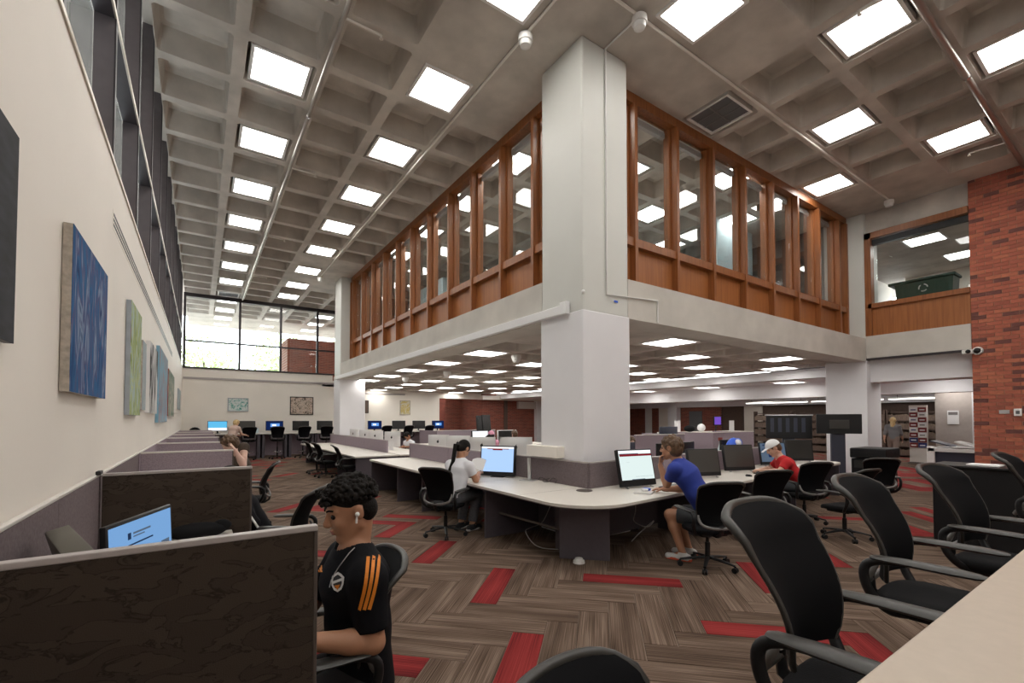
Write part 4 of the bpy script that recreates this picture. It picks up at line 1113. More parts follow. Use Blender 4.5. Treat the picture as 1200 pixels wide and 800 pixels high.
MB().rbox(-0.07, -0.04, 0, 0.07, 0.04, 0.03, 0.01).build('pack', 'paper', q2); MB().rbox(-0.02, -0.041, 0.002, 0.06, 0.041, 0.0315, 0.006).build('band', 'blue_plastic', q2)
x, y = rw(2.35, -0.42)
monitor('computer_screen', 'dark switched-off computer just behind the man in blue', (x, y, DZ), -0.35, w=0.58, h=0.38, chin=0.06, tilt=0.2, lift=0.03, scr='screen_grey', stand='easel')
x, y = rw(3.62, -0.40)
monitor('computer_screen', 'large dark switched-off computer beside the empty black chair', (x, y, DZ), -0.40, w=0.60, h=0.40, chin=0.06, tilt=0.2, lift=0.03, scr='screen_grey', stand='easel')
x, y = rw(3.75, -0.70); keyboard('black keyboard before the large dark computer', (x, y, DZ), 0.2)
x, y = rw(3.05, -0.78); mouse('black mouse on the right wing of the desk', (x, y, DZ), 0.2)
x, y = rw(5.15, -0.38)
monitor('computer_screen', 'dim lit computer on a silver stand left of the man in the white cap', (x, y, DZ), -0.45, w=0.58, h=0.39, chin=0.06, tilt=0.2, lift=0.03, scr='scr_dim', prints=[(0.1, 0.86, 0.75, 0.93, 0), (0.05, 0.66, 0.2, 0.7, 0), (0.3, 0.25, 0.8, 0.7, 1)], pmats=('scr_text', 'scr_navy'), stand='easel', depth=0.04)
x, y = rw(5.35, -0.66); keyboard('white keyboard beside the man in the white cap', (x, y, DZ), 0.15, 'plastic_white')
x, y = rw(6.55, -0.36)
monitor('computer_screen', 'dark computer on a silver stand in front of the man in the white cap', (x, y, DZ), RA - 0.75, w=0.58, h=0.40, chin=0.06, tilt=0.12, lift=0.03, scr='screen_off', stand='easel')
# P2's computer
blue = [(0, 0.93, 1, 1, 0), (0.18, 0.90, 0.85, 0.93, 1), (0.35, 0.86, 0.65, 0.9, 1)]
monitor('computer_screen', 'black all-in-one computer with a pale blue page in front of the woman in white', (3.98, 6.30, DZ), -PI / 2 + 0.62, w=0.60, h=0.42, chin=0.07, tilt=0.12, lift=0.02, scr='scr_ltblue', prints=blue, pmats=('scr_white', 'scr_maroon'), depth=0.10, stand='foot')
keyboard('black keyboard by the woman in white', (3.62, 6.60, DZ), -PI / 2 + 0.3)
q = thing('monitor_arm', 'silver monitor stand standing behind the pale blue screen', 'stand', (4.20, 5.72, DZ), -1.0)
MB().rbox(-0.12, -0.1, 0, 0.12, 0.1, 0.008, 0.003).build('foot', 'silver', q); MB().obox((0, 0.03, 0.17), (0.05, 0.02, 0.34), (0.08, 0, 0)).build('post', 'silver', q)
MB().tube([(0.0, 0, 0.02), (0.05, -0.05, 0.1), (0.02, -0.08, 0.02)], 0.008, 6).build('hinge', 'silver', q, smooth=60)
def loopy(x, y, z, seed, n=14, s=0.12):
    rr = random.Random(seed); return [(x + s * math.sin(k * 0.9) * (0.4 + 0.6 * rr.random()), y + s * k / n * 3 - s, z + 0.01 + s * 0.7 * abs(math.sin(k * 0.7)) * (0.3 + rr.random() * 0.7)) for k in range(n)]
cable('black cable curling against the dark mauve desk screen', loopy(4.28, 5.3, DZ, 3), 0.004)
cable('grey cable dropping to the floor under the corner desk', [(4.1, 4.95, 0.68), (4.0, 5.0, 0.4), (3.9, 5.02, 0.25), (3.7, 5.0, 0.22), (3.55, 4.9, 0.2), (3.6, 4.7, 0.05), (3.9, 4.5, 0.012)], 0.006, 'trim_grey')
cable('grey cables hanging under the right wing of the desk', [(5.2, 4.5, 0.68), (5.1, 4.4, 0.4), (4.95, 4.3, 0.28), (5.1, 4.2, 0.2), (5.3, 4.25, 0.25), (5.15, 4.35, 0.1), (4.9, 4.3, 0.012)], 0.007, 'trim_grey')
q = thing('grommet_plate', 'grey cable grommet at the foot of the mauve screen corner', 'grommet', (4.18, 4.46, DZ))
MB().lathe([(0.10, 0), (0.11, 0.004), (0.10, 0.012), (0.02, 0.014)], n=20).build('cover', 'desk_edge', q, smooth=40)
p = at(676, 656, Z=0) + Vector((-0.05, -0.09, 0))
q = thing('floor_outlet', 'round white floor outlet by the corner leg of the desk', 'outlet', (p.x, p.y, 0))
MB().lathe([(0.07, 0), (0.065, 0.03), (0.05, 0.032)], n=18).build('base', 'plastic_white', q, smooth=40); MB().lathe([(0.05, 0.032), (0.045, 0.055), (0.01, 0.06)], n=18).build('cap', 'plastic_white', q, smooth=40)
# silver computers behind the lilac screens
imac('large silver computer seen from behind, next to the pale blue screen', (4.95, 7.15, DZ), -0.62, 1.0)
imac('silver computer seen from behind, second from the corner column', (4.95, 8.40, DZ), -0.75, 0.92)
imac('silver computer seen from behind, beyond the head of the woman in white', (4.95, 9.50, DZ), -0.75, 0.92)
imac('silver computer seen from behind at the far end of the rear desk', (4.95, 10.55, DZ), -0.85, 0.9)
for k, (yy, a) in enumerate(((13.6, -0.95), (15.2, -0.9), (16.3, -0.95), (17.8, -1.25))):
    imac(['silver computer on the island desk beside the man in white looking down', 'silver computer on the island desk, second from its near end', 'silver computer on the island desk, third from its near end', 'silver computer on the island desk beside the back column'][k], (4.85, yy, DZ), a, 0.92, 'silver computers on the island desk')
# ---- back counter with stools
CZ = 1.07
bc = thing('back_counter', 'high counter with dark screens along the back wall', 'counter', (4.5, 22.9, 0))
MB().rbox(-0.4, 22.3, CZ - 0.04, 11.0, 23.5, CZ, 0.006).build('top', 'laminate', bc, world=True)
for x in (-0.3, 1.0, 2.1, 2.28, 3.15, 3.33, 4.25, 4.4, 5.5, 6.6, 7.7, 8.8, 9.9, 10.9):
    MB().box(x - 0.05, 22.36, 0, x + 0.05, 23.4, CZ - 0.041).build('leg_panel', 'desk_panel', bc, world=True)
MB().box(-0.3, 22.95, 0.08, 10.9, 22.98, CZ - 0.05).build('modesty_panel', 'fabric_lilac', bc, world=True)
glow = [(0.25, 0.35, 0.8, 0.75, 0), (0.35, 0.45, 0.6, 0.65, 1)]
bms_ = [(0.62, 'scr_cyan', 'screen on the back counter showing a cyan page beside the leaning person', [(0, 0, 1, 0.3, 1)]),
        (1.66, 'screen_grey', 'grey switched-off screen on the back counter under the teal painting', []),
        (2.76, 'scr_navy', 'screen with a blue glowing picture on the back counter', glow),
        (3.84, 'screen_off', 'black switched-off screen on the back counter under the brown painting', []),
        (4.88, 'screen_off', 'black switched-off screen on the back counter beside the back column', []),
        (7.25, 'scr_navy', 'screen with a blue glowing picture under the narrow dark picture', glow), (8.5, 'screen_off', 'black screen on the back counter under the figure painting, first', []),
        (9.6, 'screen_off', 'black screen on the back counter right of the figure painting', []), (10.7, 'scr_navy', 'screen with a blue glowing picture beside the back opening', glow)]
for x, m, lab, pr_ in bms_:
    monitor('counter_screen', lab, (x, 22.85, CZ), 0.0, w=0.70, h=0.40, chin=0.03, tilt=0.05, lift=0.10, scr=m, prints=pr_, pmats=('scr_glow', 'scr_white'), depth=0.05, group='screens on the back counter')
for k, (x, lab) in enumerate(((1.66, 'tall black swivel stool before the grey screen at the back counter'), (2.74, 'tall black swivel stool before the blue glowing screen at the back counter'),
                    (3.74, 'tall black swivel stool at the back counter under the brown painting'), (4.70, 'tall black swivel stool at the back counter beside the back column'))):
    chair(x, 21.75, 0.1 * (-1) ** k, lab, 'tall stools at the back counter', 's')
for x in (7.4, 8.5, 9.6): chair(x, 21.8, 0.1, 'tall black swivel stool at the back counter under the mezzanine', 'tall stools at the back counter', 's')
q = thing('laptop', 'open blue-grey laptop by the leaning person in pink', 'laptop', (1.98, 22.55, CZ), 0.2)
MB().rbox(-0.17, -0.12, 0, 0.17, 0.12, 0.018, 0.004).build('base', 'silver', q); MB().obox((0, 0.14, 0.11), (0.34, 0.012, 0.22), (-0.25, 0, 0)).build('lid', 'office_blue', q)
p = at(238, 500, Y=20.4)
q = thing('backpack', 'black backpack on the last carrel desk near the back counter', 'bag', (-0.15, 21.3, 0.746))
MB().sphere((0, 0, 0.315), 0.27, 14, 10, sc=(0.9, 0.6, 1.15)).build('body', 'black_fabric', q, smooth=60); MB().sphere((0.02, -0.14, 0.18), 0.15, 12, 8, sc=(1, 0.5, 0.9)).build('pocket', 'navy_plastic', q, smooth=60)
# ---- stools at the pale table in the foreground
r = thing('high_table', 'long beige high table in front of the row of black stools', 'table', (4.0, -0.1, 0))
MB().rbox(1.15, -0.75, 1.065, 6.2, 0.424, 1.10, 0.006).build('top', 'laminate_beige', r, world=True)
for x in (1.3, 3.62, 5.45): MB().rbox(x - 0.025, -0.6, 0, x + 0.025, 0.33, 1.064, 0.004).build('leg_panel', 'desk_panel', r, world=True)
chair(1.73, 0.56, PI + 0.06, 'tall black stool with its armrest touching the beige table edge, next to the low chair', 'tall stools at the beige table', 's')
chair(2.93, 0.68, PI + 0.04, 'tall black stool at the beige table, second after the low chair', 'tall stools at the beige table', 's')
chair(4.06, 0.62, PI - 0.10, 'tall black stool at the beige table before the black cabinet', 'tall stools at the beige table', 's')
chair(6.02, 0.60, PI, 'tall black stool at the end of the beige table beside the black cabinet', 'tall stools at the beige table', 's')
chair(0.86, 0.60, PI + 0.15, 'low black chair whose rounded back just shows at the beige table', None, 'c')
# ---- task chairs
cg = 'black swivel chairs at the shared desks'
chair(2.97, 6.08, -PI / 2 + 0.55, 'black swivel chair under the woman in the white shirt', cg)
chair(4.80, 3.10, -0.45, 'black swivel chair under the man in the blue shirt', cg)
chair(6.45, 3.36, -0.45, 'empty black swivel chair tucked under the right wing beside the man in blue', cg)
chair(8.20, 3.55, -0.5, 'black swivel chair under the man in the white cap', cg)
chair(7.55, 2.75, -0.2, 'black swivel chair pulled out behind the man in the white cap', cg)
chair(10.0, 3.15, -0.95, 'black swivel chair at the end of the right wing with the carpet open beside it', cg)
chair(3.02, 15.2, -PI / 2, 'black swivel chair at the island desk, the one nearest the back column', cg)
chair(3.05, 14.1, -PI / 2 + 0.1, 'black swivel chair in the middle of the three at the island desk', cg)
chair(3.20, 12.35, -PI / 2 - 0.1, 'black swivel chair at the near end of the island desk', cg)
chair(0.46, 2.30, PI / 2 - 0.05, 'black swivel chair under the young man in the black jersey', 'swivel chairs at the carrels')
chair(0.70, 4.75 + 0.3, PI / 2 - 0.5, 'black swivel chair with a shiny grey back rim beside the person in striped trousers', 'swivel chairs at the carrels')
chair(0.66, 8.15, PI / 2 - 0.2, 'black swivel chair of the brown-haired resting person', 'swivel chairs at the carrels')
# ---- black cabinet with papers right of the stools
r = thing('cabinet', 'black cabinet standing between the stools and the brick wall', 'cabinet', (8.4, 0.9, 0))
MB().rbox(8.1, -0.6, 0.06, 8.75, 1.93, 1.05, 0.01).build('body', 'black_plastic', r, world=True)
MB().rbox(8.06, -0.65, 1.05, 8.8, 1.97, 1.08, 0.006).build('top', 'black_plastic', r, world=True)
for k in range(8): MB().box(8.09, 0.2 + k * 0.09, 0.6, 8.10, 0.24 + k * 0.09, 0.95).build('slat', 'chair_rim', r, world=True)
MB().box(8.15, -0.55, 0, 8.7, 1.88, 0.06).build('plinth', 'black_plastic', r, world=True)
p = at(1155, 541, Z=1.09)
single(MB().rbox(8.2, 1.32, 1.082, 8.5, 1.62, 1.10, 0.003), 'paper_stack', 'paper', 'stack of white paper on the black cabinet', 'paper')
# ---- kiosk displays, copier, bins, rack on the right
def kiosk(label, x, y, rz, w, h, ztop, stripes=False):
    r = thing('display_kiosk', label, 'kiosk', (x, y, 0), rz)
    MB().rbox(-0.3, -0.25, 0, 0.3, 0.25, 0.04, 0.01).build('base', 'navy_plastic', r)
    MB().rbox(-0.14, -0.06, 0.04, 0.14, 0.08, ztop - h * 0.6, 0.01).build('post', 'navy_plastic', r)
    s = MB().rbox(-w / 2, -0.12, ztop - h, w / 2, -0.05, ztop, 0.01); s.build('display', 'black_plastic', r)
    if stripes:
        for k in range(5): MB().box(-w / 2 + 0.10 + k * w * 0.17, -0.126, ztop - h * 0.72, -w / 2 + 0.10 + k * w * 0.17 + 0.085, -0.121, ztop - 0.06).build('vent_strip', 'navy_plastic', r)
        MB().rbox(-w / 2 - 0.02, -0.13, ztop, w / 2 + 0.02, -0.04, ztop + 0.025, 0.006).build('top_rail', 'silver', r)
    else:
        MB().rbox(-0.2, -0.14, ztop - h * 0.75, 0.2, -0.121, ztop - h * 0.3, 0.006).build('mount_plate', 'chair_rim', r)
    return r
kiosk('dark flat display on a navy post beside the right column', 12.8, 4.77, -0.95, 0.92, 0.47, 1.80)
kiosk('dark wide display with vertical strips behind the man in the white cap', 12.9, 5.95, -1.0, 1.05, 0.60, 1.77, True)
r = thing('printer', 'low black printer cabinet at the foot of the right column', 'printer', (13.6, 4.35, 0))
MB().rbox(13.25, 4.0, 0, 14.1, 4.66, 0.72, 0.01).build('body', 'black_plastic', r, world=True); MB().rbox(13.2, 3.95, 0.74, 14.15, 4.68, 0.98, 0.03).build('lid', 'black_plastic', r, world=True)
MB().box(13.24, 4.05, 0.5, 13.249, 4.6, 0.68).build('tray', 'chair_rim', r, world=True)
r = thing('copier', 'navy and white copier with open lids beside the brick wall', 'copier', (17.2, 3.6, 0))
MB().rbox(16.9, 3.0, 0, 17.7, 4.05, 0.78, 0.01).build('body', 'navy_plastic', r, world=True); MB().rbox(16.85, 2.95, 0.78, 17.75, 4.1, 0.88, 0.01).build('deck', 'plastic_white', r, world=True)
MB().rbox(16.85, 3.95, 0.0, 17.0, 4.12, 0.92, 0.01).build('side_cover', 'plastic_white', r, world=True)
for k, yy in enumerate((3.35, 3.85)): MB().obox((17.25, yy, 1.0), (0.6, 0.45, 0.03), (0.28, 0, 0)).build('lid', 'navy_plastic' if k else 'plastic_white', r, world=True)
MB().rbox(16.86, 3.0, 0.9, 17.6, 3.9, 0.93, 0.006).build('glass_bed', 'paper', r, world=True)
r = thing('brochure_rack', 'tall rack of red, white and blue brochures beside the walking woman', 'rack', (22.3, 5.68, 0))
MB().box(22.32, 5.42, 0.06, 22.4, 5.95, 2.2).build('back_board', 'trim_light', r, world=True); MB().box(22.2, 5.40, 0, 22.5, 5.97, 0.07).build('foot', 'desk_edge', r, world=True)
mat('brochure_red', (0.18, 0.015, 0.015), 0.5); mat('brochure_blue', (0.02, 0.03, 0.16), 0.5)
for a in range(8):
    for b in range(2):
        z = 0.62 + a * 0.19; y0 = 5.44 + b * 0.255
        m = 'brochure_red' if (a + b) % 2 else ('paper' if a > 1 else 'brochure_blue')
        br = MB().box(22.27, y0, z, 22.31, y0 + 0.235, z + 0.17).build('brochure', m, r, world=True)
        MB().box(22.266, y0 + 0.04, z + 0.06, 22.27, y0 + 0.19, z + 0.10).build('print_band', 'paper' if m != 'paper' else ('brochure_blue' if a % 2 else 'grey_plastic'), br, world=False)
        br.children[0].data.transform(Matrix.Translation(-Vector(ROOTLOC[r.name])))
p0 = at(1110, 481, X=22.98); p1 = at(1124, 497, X=22.98)
q = thing('notice', 'framed paper notice on the grey wall past the copier', 'notice', (22.98, (p0.y + p1.y) / 2, p1.z))
MB().box(22.97, p1.y, p1.z, 22.995, p0.y, p0.z).build('sheet', 'paper', q, world=True); MB().box(22.965, p1.y + 0.03, p0.z - 0.16, 22.97, p0.y - 0.03, p0.z - 0.05).build('heading', 'grey_plastic', q, world=True)
# dark bookshelves with light strips at the far right
mat('book_dark', (0.08, 0.05, 0.04), 0.8, col2=(0.22, 0.16, 0.12), scale=9, stretch=(1, 14, 1))
def bookshelf(label, x, y0, y1, h=2.1):
    r = thing('bookshelf', label, 'bookshelf', (x, (y0 + y1) / 2, 0))
    for yy in (y0, y1): MB().box(x, yy - 0.02, 0, x + 0.35, yy + 0.02, h).build('side', 'dark_wall', r, world=True)
    for k in range(6): MB().box(x, y0, 0.08 + k * 0.38, x + 0.35, y1, 0.105 + k * 0.38).build('shelf', 'dark_wall', r, world=True)
    mb = MB(); rr = random.Random(int(y0 * 10))
    for k in range(5):
        yy = y0 + 0.03
        while yy < y1 - 0.06:
            t = rr.uniform(0.02, 0.05); mb.box(x + 0.05, yy, 0.106 + k * 0.38, x + 0.3, yy + t * 0.92, 0.106 + k * 0.38 + rr.uniform(0.2, 0.3)); yy += t
    o = mb.build('books', 'book_dark', r, world=True); o['kind'] = 'stuff'
for k, (y0, y1) in enumerate(((5.9, 7.6), (7.7, 9.6), (9.7, 11.6), (11.7, 13.6))):
    bookshelf(['dark bookshelf behind the walking woman', 'dark bookshelf behind the right column', 'dark bookshelf behind the wide kiosk display', 'dark bookshelf behind the cabinets at the far right'][k], 25.6, y0, y1)
for k, (y0, y1) in enumerate(((4.5, 7.4), (7.6, 10.5), (10.7, 13.8))):
    r = thing('strip_light', ['strip light above the walking woman', 'strip light above the shelves behind the right column', 'strip light above the shelves behind the wide kiosk display'][k], 'strip light', (25.2, (y0 + y1) / 2, 2.5))
    MB().box(25.1, y0, 2.56, 25.3, y1, 2.62).build('housing', 'plastic_white', r, world=True); MB().box(25.12, y0 + 0.02, 2.535, 25.28, y1 - 0.02, 2.559).build('tube', 'lamp_strip', r, world=True)
    for yy in (y0 + 0.3, y1 - 0.3): MB().cyl((25.2, yy, 2.62), (25.2, yy, 2.92), 0.01, n=6).build('hanger', 'grey_plastic', r, world=True)
# counters and things in the middle distance under the mezzanine (right of the column)
def cubicle(label, x0, y0, x1, y1, h=1.15, m='fabric_lilac'):
    r = thing('cubicle', label, 'cubicle', ((x0 + x1) / 2, (y0 + y1) / 2, 0))
    MB().rbox(x0, y0, 0.02, x1, y0 + 0.05, h, 0.004).build('front_panel', m, r, world=True); MB().rbox(x0, y0 + 0.05, 0.02, x0 + 0.05, y1, h, 0.004).build('side_panel', m, r, world=True)
    MB().rbox(x1 - 0.05, y0 + 0.05, 0.02, x1, y1, h, 0.004).build('side_panel', m, r, world=True)
    MB().rbox(x0 - 0.01, y0 - 0.01, h, x1 + 0.01, y0 + 0.06, h + 0.02, 0.004).build('top_cap', 'trim_light', r, world=True)
    MB().rbox(x0 + 0.05, y0 + 0.06, 0.7, x1 - 0.05, y1, 0.74, 0.004).build('desk_top', 'laminate', r, world=True)
cubicle('lilac cubicle behind the man in blue', 10.0, 8.6, 12.2, 10.2, 1.22)
cubicle('grey-lilac cubicle right of the navy screen', 13.2, 8.3, 15.6, 9.8, 1.25)
cubicle('lilac cubicle far behind the corner column', 8.0, 17.2, 10.8, 19.0, 1.2)
r = thing('service_counter', 'long pale service counter with clutter beyond the cubicles', 'counter', (17.0, 11.2, 0))
MB().rbox(14.8, 10.8, 0, 19.6, 11.5, 1.12, 0.01).build('body', 'desk_panel', r, world=True); MB().rbox(14.7, 10.7, 1.12, 19.7, 11.6, 1.17, 0.006).build('top', 'laminate', r, world=True)
for k, (x, y, lab) in enumerate(((11.0, 8.9, 'navy computer seen from behind above the lilac cubicle'), )):
    monitor('computer_screen', lab, (x + 0.9, y + 0.1, 0.74), PI + 0.1, w=0.95, h=0.55, chin=0.04, tilt=0.03, lift=0.12, bodymat='navy_plastic')
x, y = rw(1.35, 0.45)
q = monitor('computer_screen', 'navy computer seen from behind with a round emblem, beside the corner column', (x, y, DZ), PI + 0.15, w=0.56, h=0.34, chin=0.04, tilt=0.0, lift=0.18, bodymat='navy_plastic')
MB().tube([(0.12 + 0.045 * math.cos(k * PI / 12), 0.058, 0.45 + 0.045 * math.sin(k * PI / 12)) for k in range(25)], 0.006, 6).build('emblem_ring', 'silver', q)
for k, (u, lab) in enumerate(((2.6, 'dark computer across the screen from the man in blue'), (3.3, 'second dark computer across the screen from the man in blue'), (4.9, 'dark computer across the screen near the blue bag'))):
    x, y = rw(u, 0.5); monitor('computer_screen', lab, (x, y, DZ), PI + 0.1, w=0.52, h=0.32, chin=0.03, tilt=0.0, lift=0.16)
x, y = rw(4.75, 0.25)
q = thing('plastic_bag', 'bright blue plastic bag on the desk behind the mauve screen', 'bag', (x, y, DZ))
MB().sphere((0, 0, 0.28), 0.28, 14, 10, sc=(0.85, 0.5, 1.0)).sphere((0.15, 0, 0.45), 0.12, 10, 8, sc=(1, 0.7, 0.8)).build('bag', 'blue_plastic', q, smooth=60)
MB().sphere((-0.02, -0.1, 0.46), 0.07, 10, 8).build('tissue', 'cloth_white', q, smooth=60)
q = thing('spray_bottle', 'pale green spray bottle behind the blue bag', 'bottle', (x + 0.1, y + 0.35, DZ))
MB().lathe([(0.06, 0), (0.06, 0.3), (0.03, 0.4), (0.02, 0.48)], n=12).build('bottle', 'office_blue', q, smooth=40); MB().rbox(-0.06, -0.02, 0.48, 0.05, 0.02, 0.55, 0.008).build('trigger', 'red_frame', q)
rr = random.Random(3)
for k, (dx, kind) in enumerate(((0.3, 'a'), (0.9, 'b'), (1.5, 'c'), (2.4, 'd'), (3.2, 'a'))):
    x, y = 14.9 + dx * 1.3, 11.1
    lab = ['white carton on the pale service counter, at its left end', 'black bag on the service counter between the cartons', 'round white bundle on the service counter', 'purple lit screen on the service counter', 'white sign on the service counter near its right end'][k]
    if kind == 'a': single(MB().rbox(x - 0.15, y - 0.03, 1.17, x + 0.15, y + 0.03, 1.62, 0.006), 'sign_board', 'paper', lab, 'sign')
    elif kind == 'b': single(MB().sphere((x, y, 1.305), 0.22, 12, 8, sc=(1.3, 0.8, 0.6)), 'bag', 'black_fabric', lab, 'bag', smooth=60)
    elif kind == 'c': single(MB().sphere((x, y, 1.332), 0.16, 12, 8), 'bundle', 'cloth_white', lab, 'bundle', smooth=60)
    else: monitor('computer_screen', lab, (x, y, 1.17), 0, w=0.5, h=0.34, chin=0.03, tilt=0, lift=0.25, scr='scr_purple')
# far right-hand doors/columns behind the service counter
struct(MB().rbox(18.0, 20.6, 0, 18.9, 21.5, 3.2, 0.02), 'column', 'white_paint', label='white column far behind the service counter')
struct(MB().box(20.0, 24.28, 0, 21.6, 24.4, 2.4), 'door_1', 'dark_wall', label='dark double door in the far brick wall')
# dark screens in the middle distance left of the corner column
for k, (x, y, w_, lab) in enumerate(((8.6, 14.2, 0.5, 'dark tilted screen behind the silver computers'), (9.6, 16.2, 0.55, 'black upright display before the brick wall'), (7.6, 13.0, 0.7, 'white screen shining behind the large silver computer'), (8.8, 13.2, 0.9, 'wide silver-white computer back below the brick wall'))):
    if k in (0, 1): monitor('computer_screen', lab, (x, y, 0.745), 0.5 - k * 0.4, w=w_ * 1.1, h=0.6, chin=0.04, tilt=0.1, lift=0.45)
    else: monitor('computer_screen', lab, (x, y, 0.745), 0.2, w=w_, h=0.42, chin=0.04, tilt=0.05, lift=0.10, scr='scr_white' if k == 2 else 'screen_off', bodymat='imac_silver' if k == 3 else 'black_plastic')
d = thing('work_table', 'long pale work table behind the silver computers', 'table', (9.0, 14.0, 0))
MB().rbox(6.8, 12.7, 0.70, 10.6, 13.45, 0.74, 0.004).rbox(6.9, 13.9, 0.70, 11.5, 16.6, 0.74, 0.004).build('top', 'laminate', d, world=True)
for x in (6.95, 10.4): MB().box(x - 0.02, 12.8, 0, x + 0.02, 13.4, 0.70).build('leg_panel', 'desk_panel', d, world=True)
for x in (7.1, 11.3): MB().box(x - 0.02, 14.0, 0, x + 0.02, 16.5, 0.70).build('leg_panel', 'desk_panel', d, world=True)
# recycling bin on the bridge sill, plants upstairs
q = thing('recycling_bin', 'dark green recycling tub behind the bridge window', 'bin', (15.1, 3.62, 3.85))
prof = [(0.42, 0.0), (0.5, 1.30)]
mb = MB(); zt = 1.30
mb.add([(-0.22, -0.48, 0), (0.22, -0.48, 0), (0.22, 0.48, 0), (-0.22, 0.48, 0), (-0.27, -0.56, zt), (0.27, -0.56, zt), (0.27, 0.56, zt), (-0.27, 0.56, zt)], [(0, 3, 2, 1), (4, 5, 6, 7), (0, 1, 5, 4), (1, 2, 6, 5), (2, 3, 7, 6), (3, 0, 4, 7)])
mb.build('tub', 'green_plastic', q); MB().rbox(-0.30, -0.60, zt - 0.02, 0.30, 0.70, zt + 0.05, 0.02).build('rim', 'green_plastic', q)
ar = MB()
for k in range(3):
    a = 2 * PI * k / 3 + PI / 2
    ar.tube([(-0.268, 0.085 * math.cos(a + t), 1.10 + 0.085 * math.sin(a + t)) for t in (0.2, 0.6, 1.1, 1.5)], 0.014, 6)
ar.build('recycling_mark', 'trim_light', q)
mat('leaf', (0.03, 0.12, 0.02), 0.5, var=0.4, scale=8)
mat('leaf_out', (0.42, 0.50, 0.24), 0.6, var=0.5, scale=1.5)
mat('bark', (0.10, 0.07, 0.05), 0.9)
def plant(label, x, y, z):
    q = thing('potted_plant', label, 'plant', (x, y, z)); rr = random.Random(int(x * 7 + y * 3))
    MB().lathe([(0.10, 0), (0.14, 0.22), (0.12, 0.23)], n=12).build('pot', 'canvas_beige', q, smooth=40)
    for k in range(16):
        a = rr.uniform(0, 2 * PI); L = rr.uniform(0.25, 0.45); h = rr.uniform(0.1, 0.4)
        c, s = math.cos(a), math.sin(a); w = 0.05
        pts = [(0, 0, 0.22), (c * L * 0.5, s * L * 0.5, 0.25 + h), (c * L, s * L, 0.22 + h * 0.7)]
        m = MB().add([pts[0], (pts[1][0] - s * w, pts[1][1] + c * w, pts[1][2]), pts[2], (pts[1][0] + s * w, pts[1][1] - c * w, pts[1][2] - 0.01)], [(0, 1, 2, 3)])
        m.build('leaf', 'leaf', q)
plant('green potted plant behind the left mezzanine windows', 5.3, 8.0, 4.35)
struct(MB().box(5.05, 7.3, 3.8, 5.6, 9.6, 4.35), 'trim_16', 'white_paint', label='low white ledge behind the left mezzanine windows')
r = thing('office_chair', 'grey office chair with a curved back behind the left mezzanine windows', 'chair', (5.5, 7.0, 3.8)); MB().sphere((0, 0, 1.05), 0.3, 14, 10, sc=(0.35, 1, 1.1)).build('back_shell', 'grey_plastic', r, smooth=60); MB().cyl((0, 0, 0), (0, 0, 0.8), 0.03).build('post', 'chrome', r)
for k, (x, y) in enumerate(((12.0, 6.75), (12.95, 6.75))):
    r = thing('cupboard', ['dark office cupboard behind the right mezzanine windows', 'second dark office cupboard behind the right mezzanine windows'][k], 'cupboard', (x, y, 3.8))
    MB().rbox(-0.45, -0.25, 0, 0.45, 0.25, 1.75, 0.008).build('body', 'grille', r)
    for s in (-1, 1):
        d = MB().box(s * 0.22 - 0.2, -0.262, 0.06, s * 0.22 + 0.2, -0.251, 1.7).build('door', 'chair_rim', r); MB().box(s * 0.05 - 0.01, -0.28, 0.8, s * 0.05 + 0.01, -0.262, 1.05).build('handle', 'silver', d)
for k, (x, y) in enumerate(((9.0, 7.4), (10.0, 7.7))):
    monitor('computer_screen', ['white office screen behind the right mezzanine windows', 'second white office screen behind the right mezzanine windows'][k], (x, y, 4.55), 0.3, w=0.6, h=0.4, chin=0.03, lift=0.1, bodymat='plastic_white')
d = thing('office_desk', 'white office desk behind the right mezzanine windows', 'desk', (9.4, 7.6, 3.8)); MB().rbox(8.2, 7.1, 4.50, 10.6, 8.1, 4.548, 0.005).build('top', 'white_paint', d, world=True)
for x in (8.3, 10.5): MB().box(x - 0.02, 7.2, 3.8, x + 0.02, 8.0, 4.5).build('leg_panel', 'grey_plastic', d, world=True)
# trees outside the far window
def tree(label, x, y, h, rad, n, seed):
    q = thing('tree', label, 'tree', (x, y, 0)); rr = random.Random(seed)
    MB().tube([(0, 0, 0), (0.1, 0.1, h * 0.4), (0.0, 0.2, h * 0.75)], [0.22, 0.16, 0.07], 8, flat=(1, 1)).build('trunk', 'bark', q, smooth=60)
    mb = MB()
    for k in range(n):
        u = rr.gauss(0, 1), rr.gauss(0, 1), rr.gauss(0, 1); L = math.sqrt(sum(a * a for a in u)); rr_ = rad * rr.random() ** 0.4
        c = Vector((u[0] / L * rr_, u[1] / L * rr_, h * 0.68 + u[2] / L * rr_ * 1.1))
        a = Vector((rr.gauss(0, 1), rr.gauss(0, 1), rr.gauss(0, 0.6))).normalized() * 0.16; b = a.orthogonal().normalized() * 0.10
        mb.add([c - a, c - b, c + a, c + b], [(0, 1, 2, 3)])
    o = mb.build('foliage', 'leaf_out', q)
for k, (x, y, h, rd) in enumerate(((0.2, 45, 8.5, 2.6), (5.4, 42, 9, 2.5), (-5.5, 50, 8, 2.9), (11.2, 45, 10, 2.8))):
    tree(['bright green tree outside, left of the window mullion', 'bright green tree outside, beside the brick pier', 'pale green tree outside at the left window edge', 'green tree outside behind the brick pier'][k], x, y, h, rd, 1500, k)
struct(MB().box(-40, 33, -0.3, 60, 90, -0.1), 'ground', 'concrete_light')

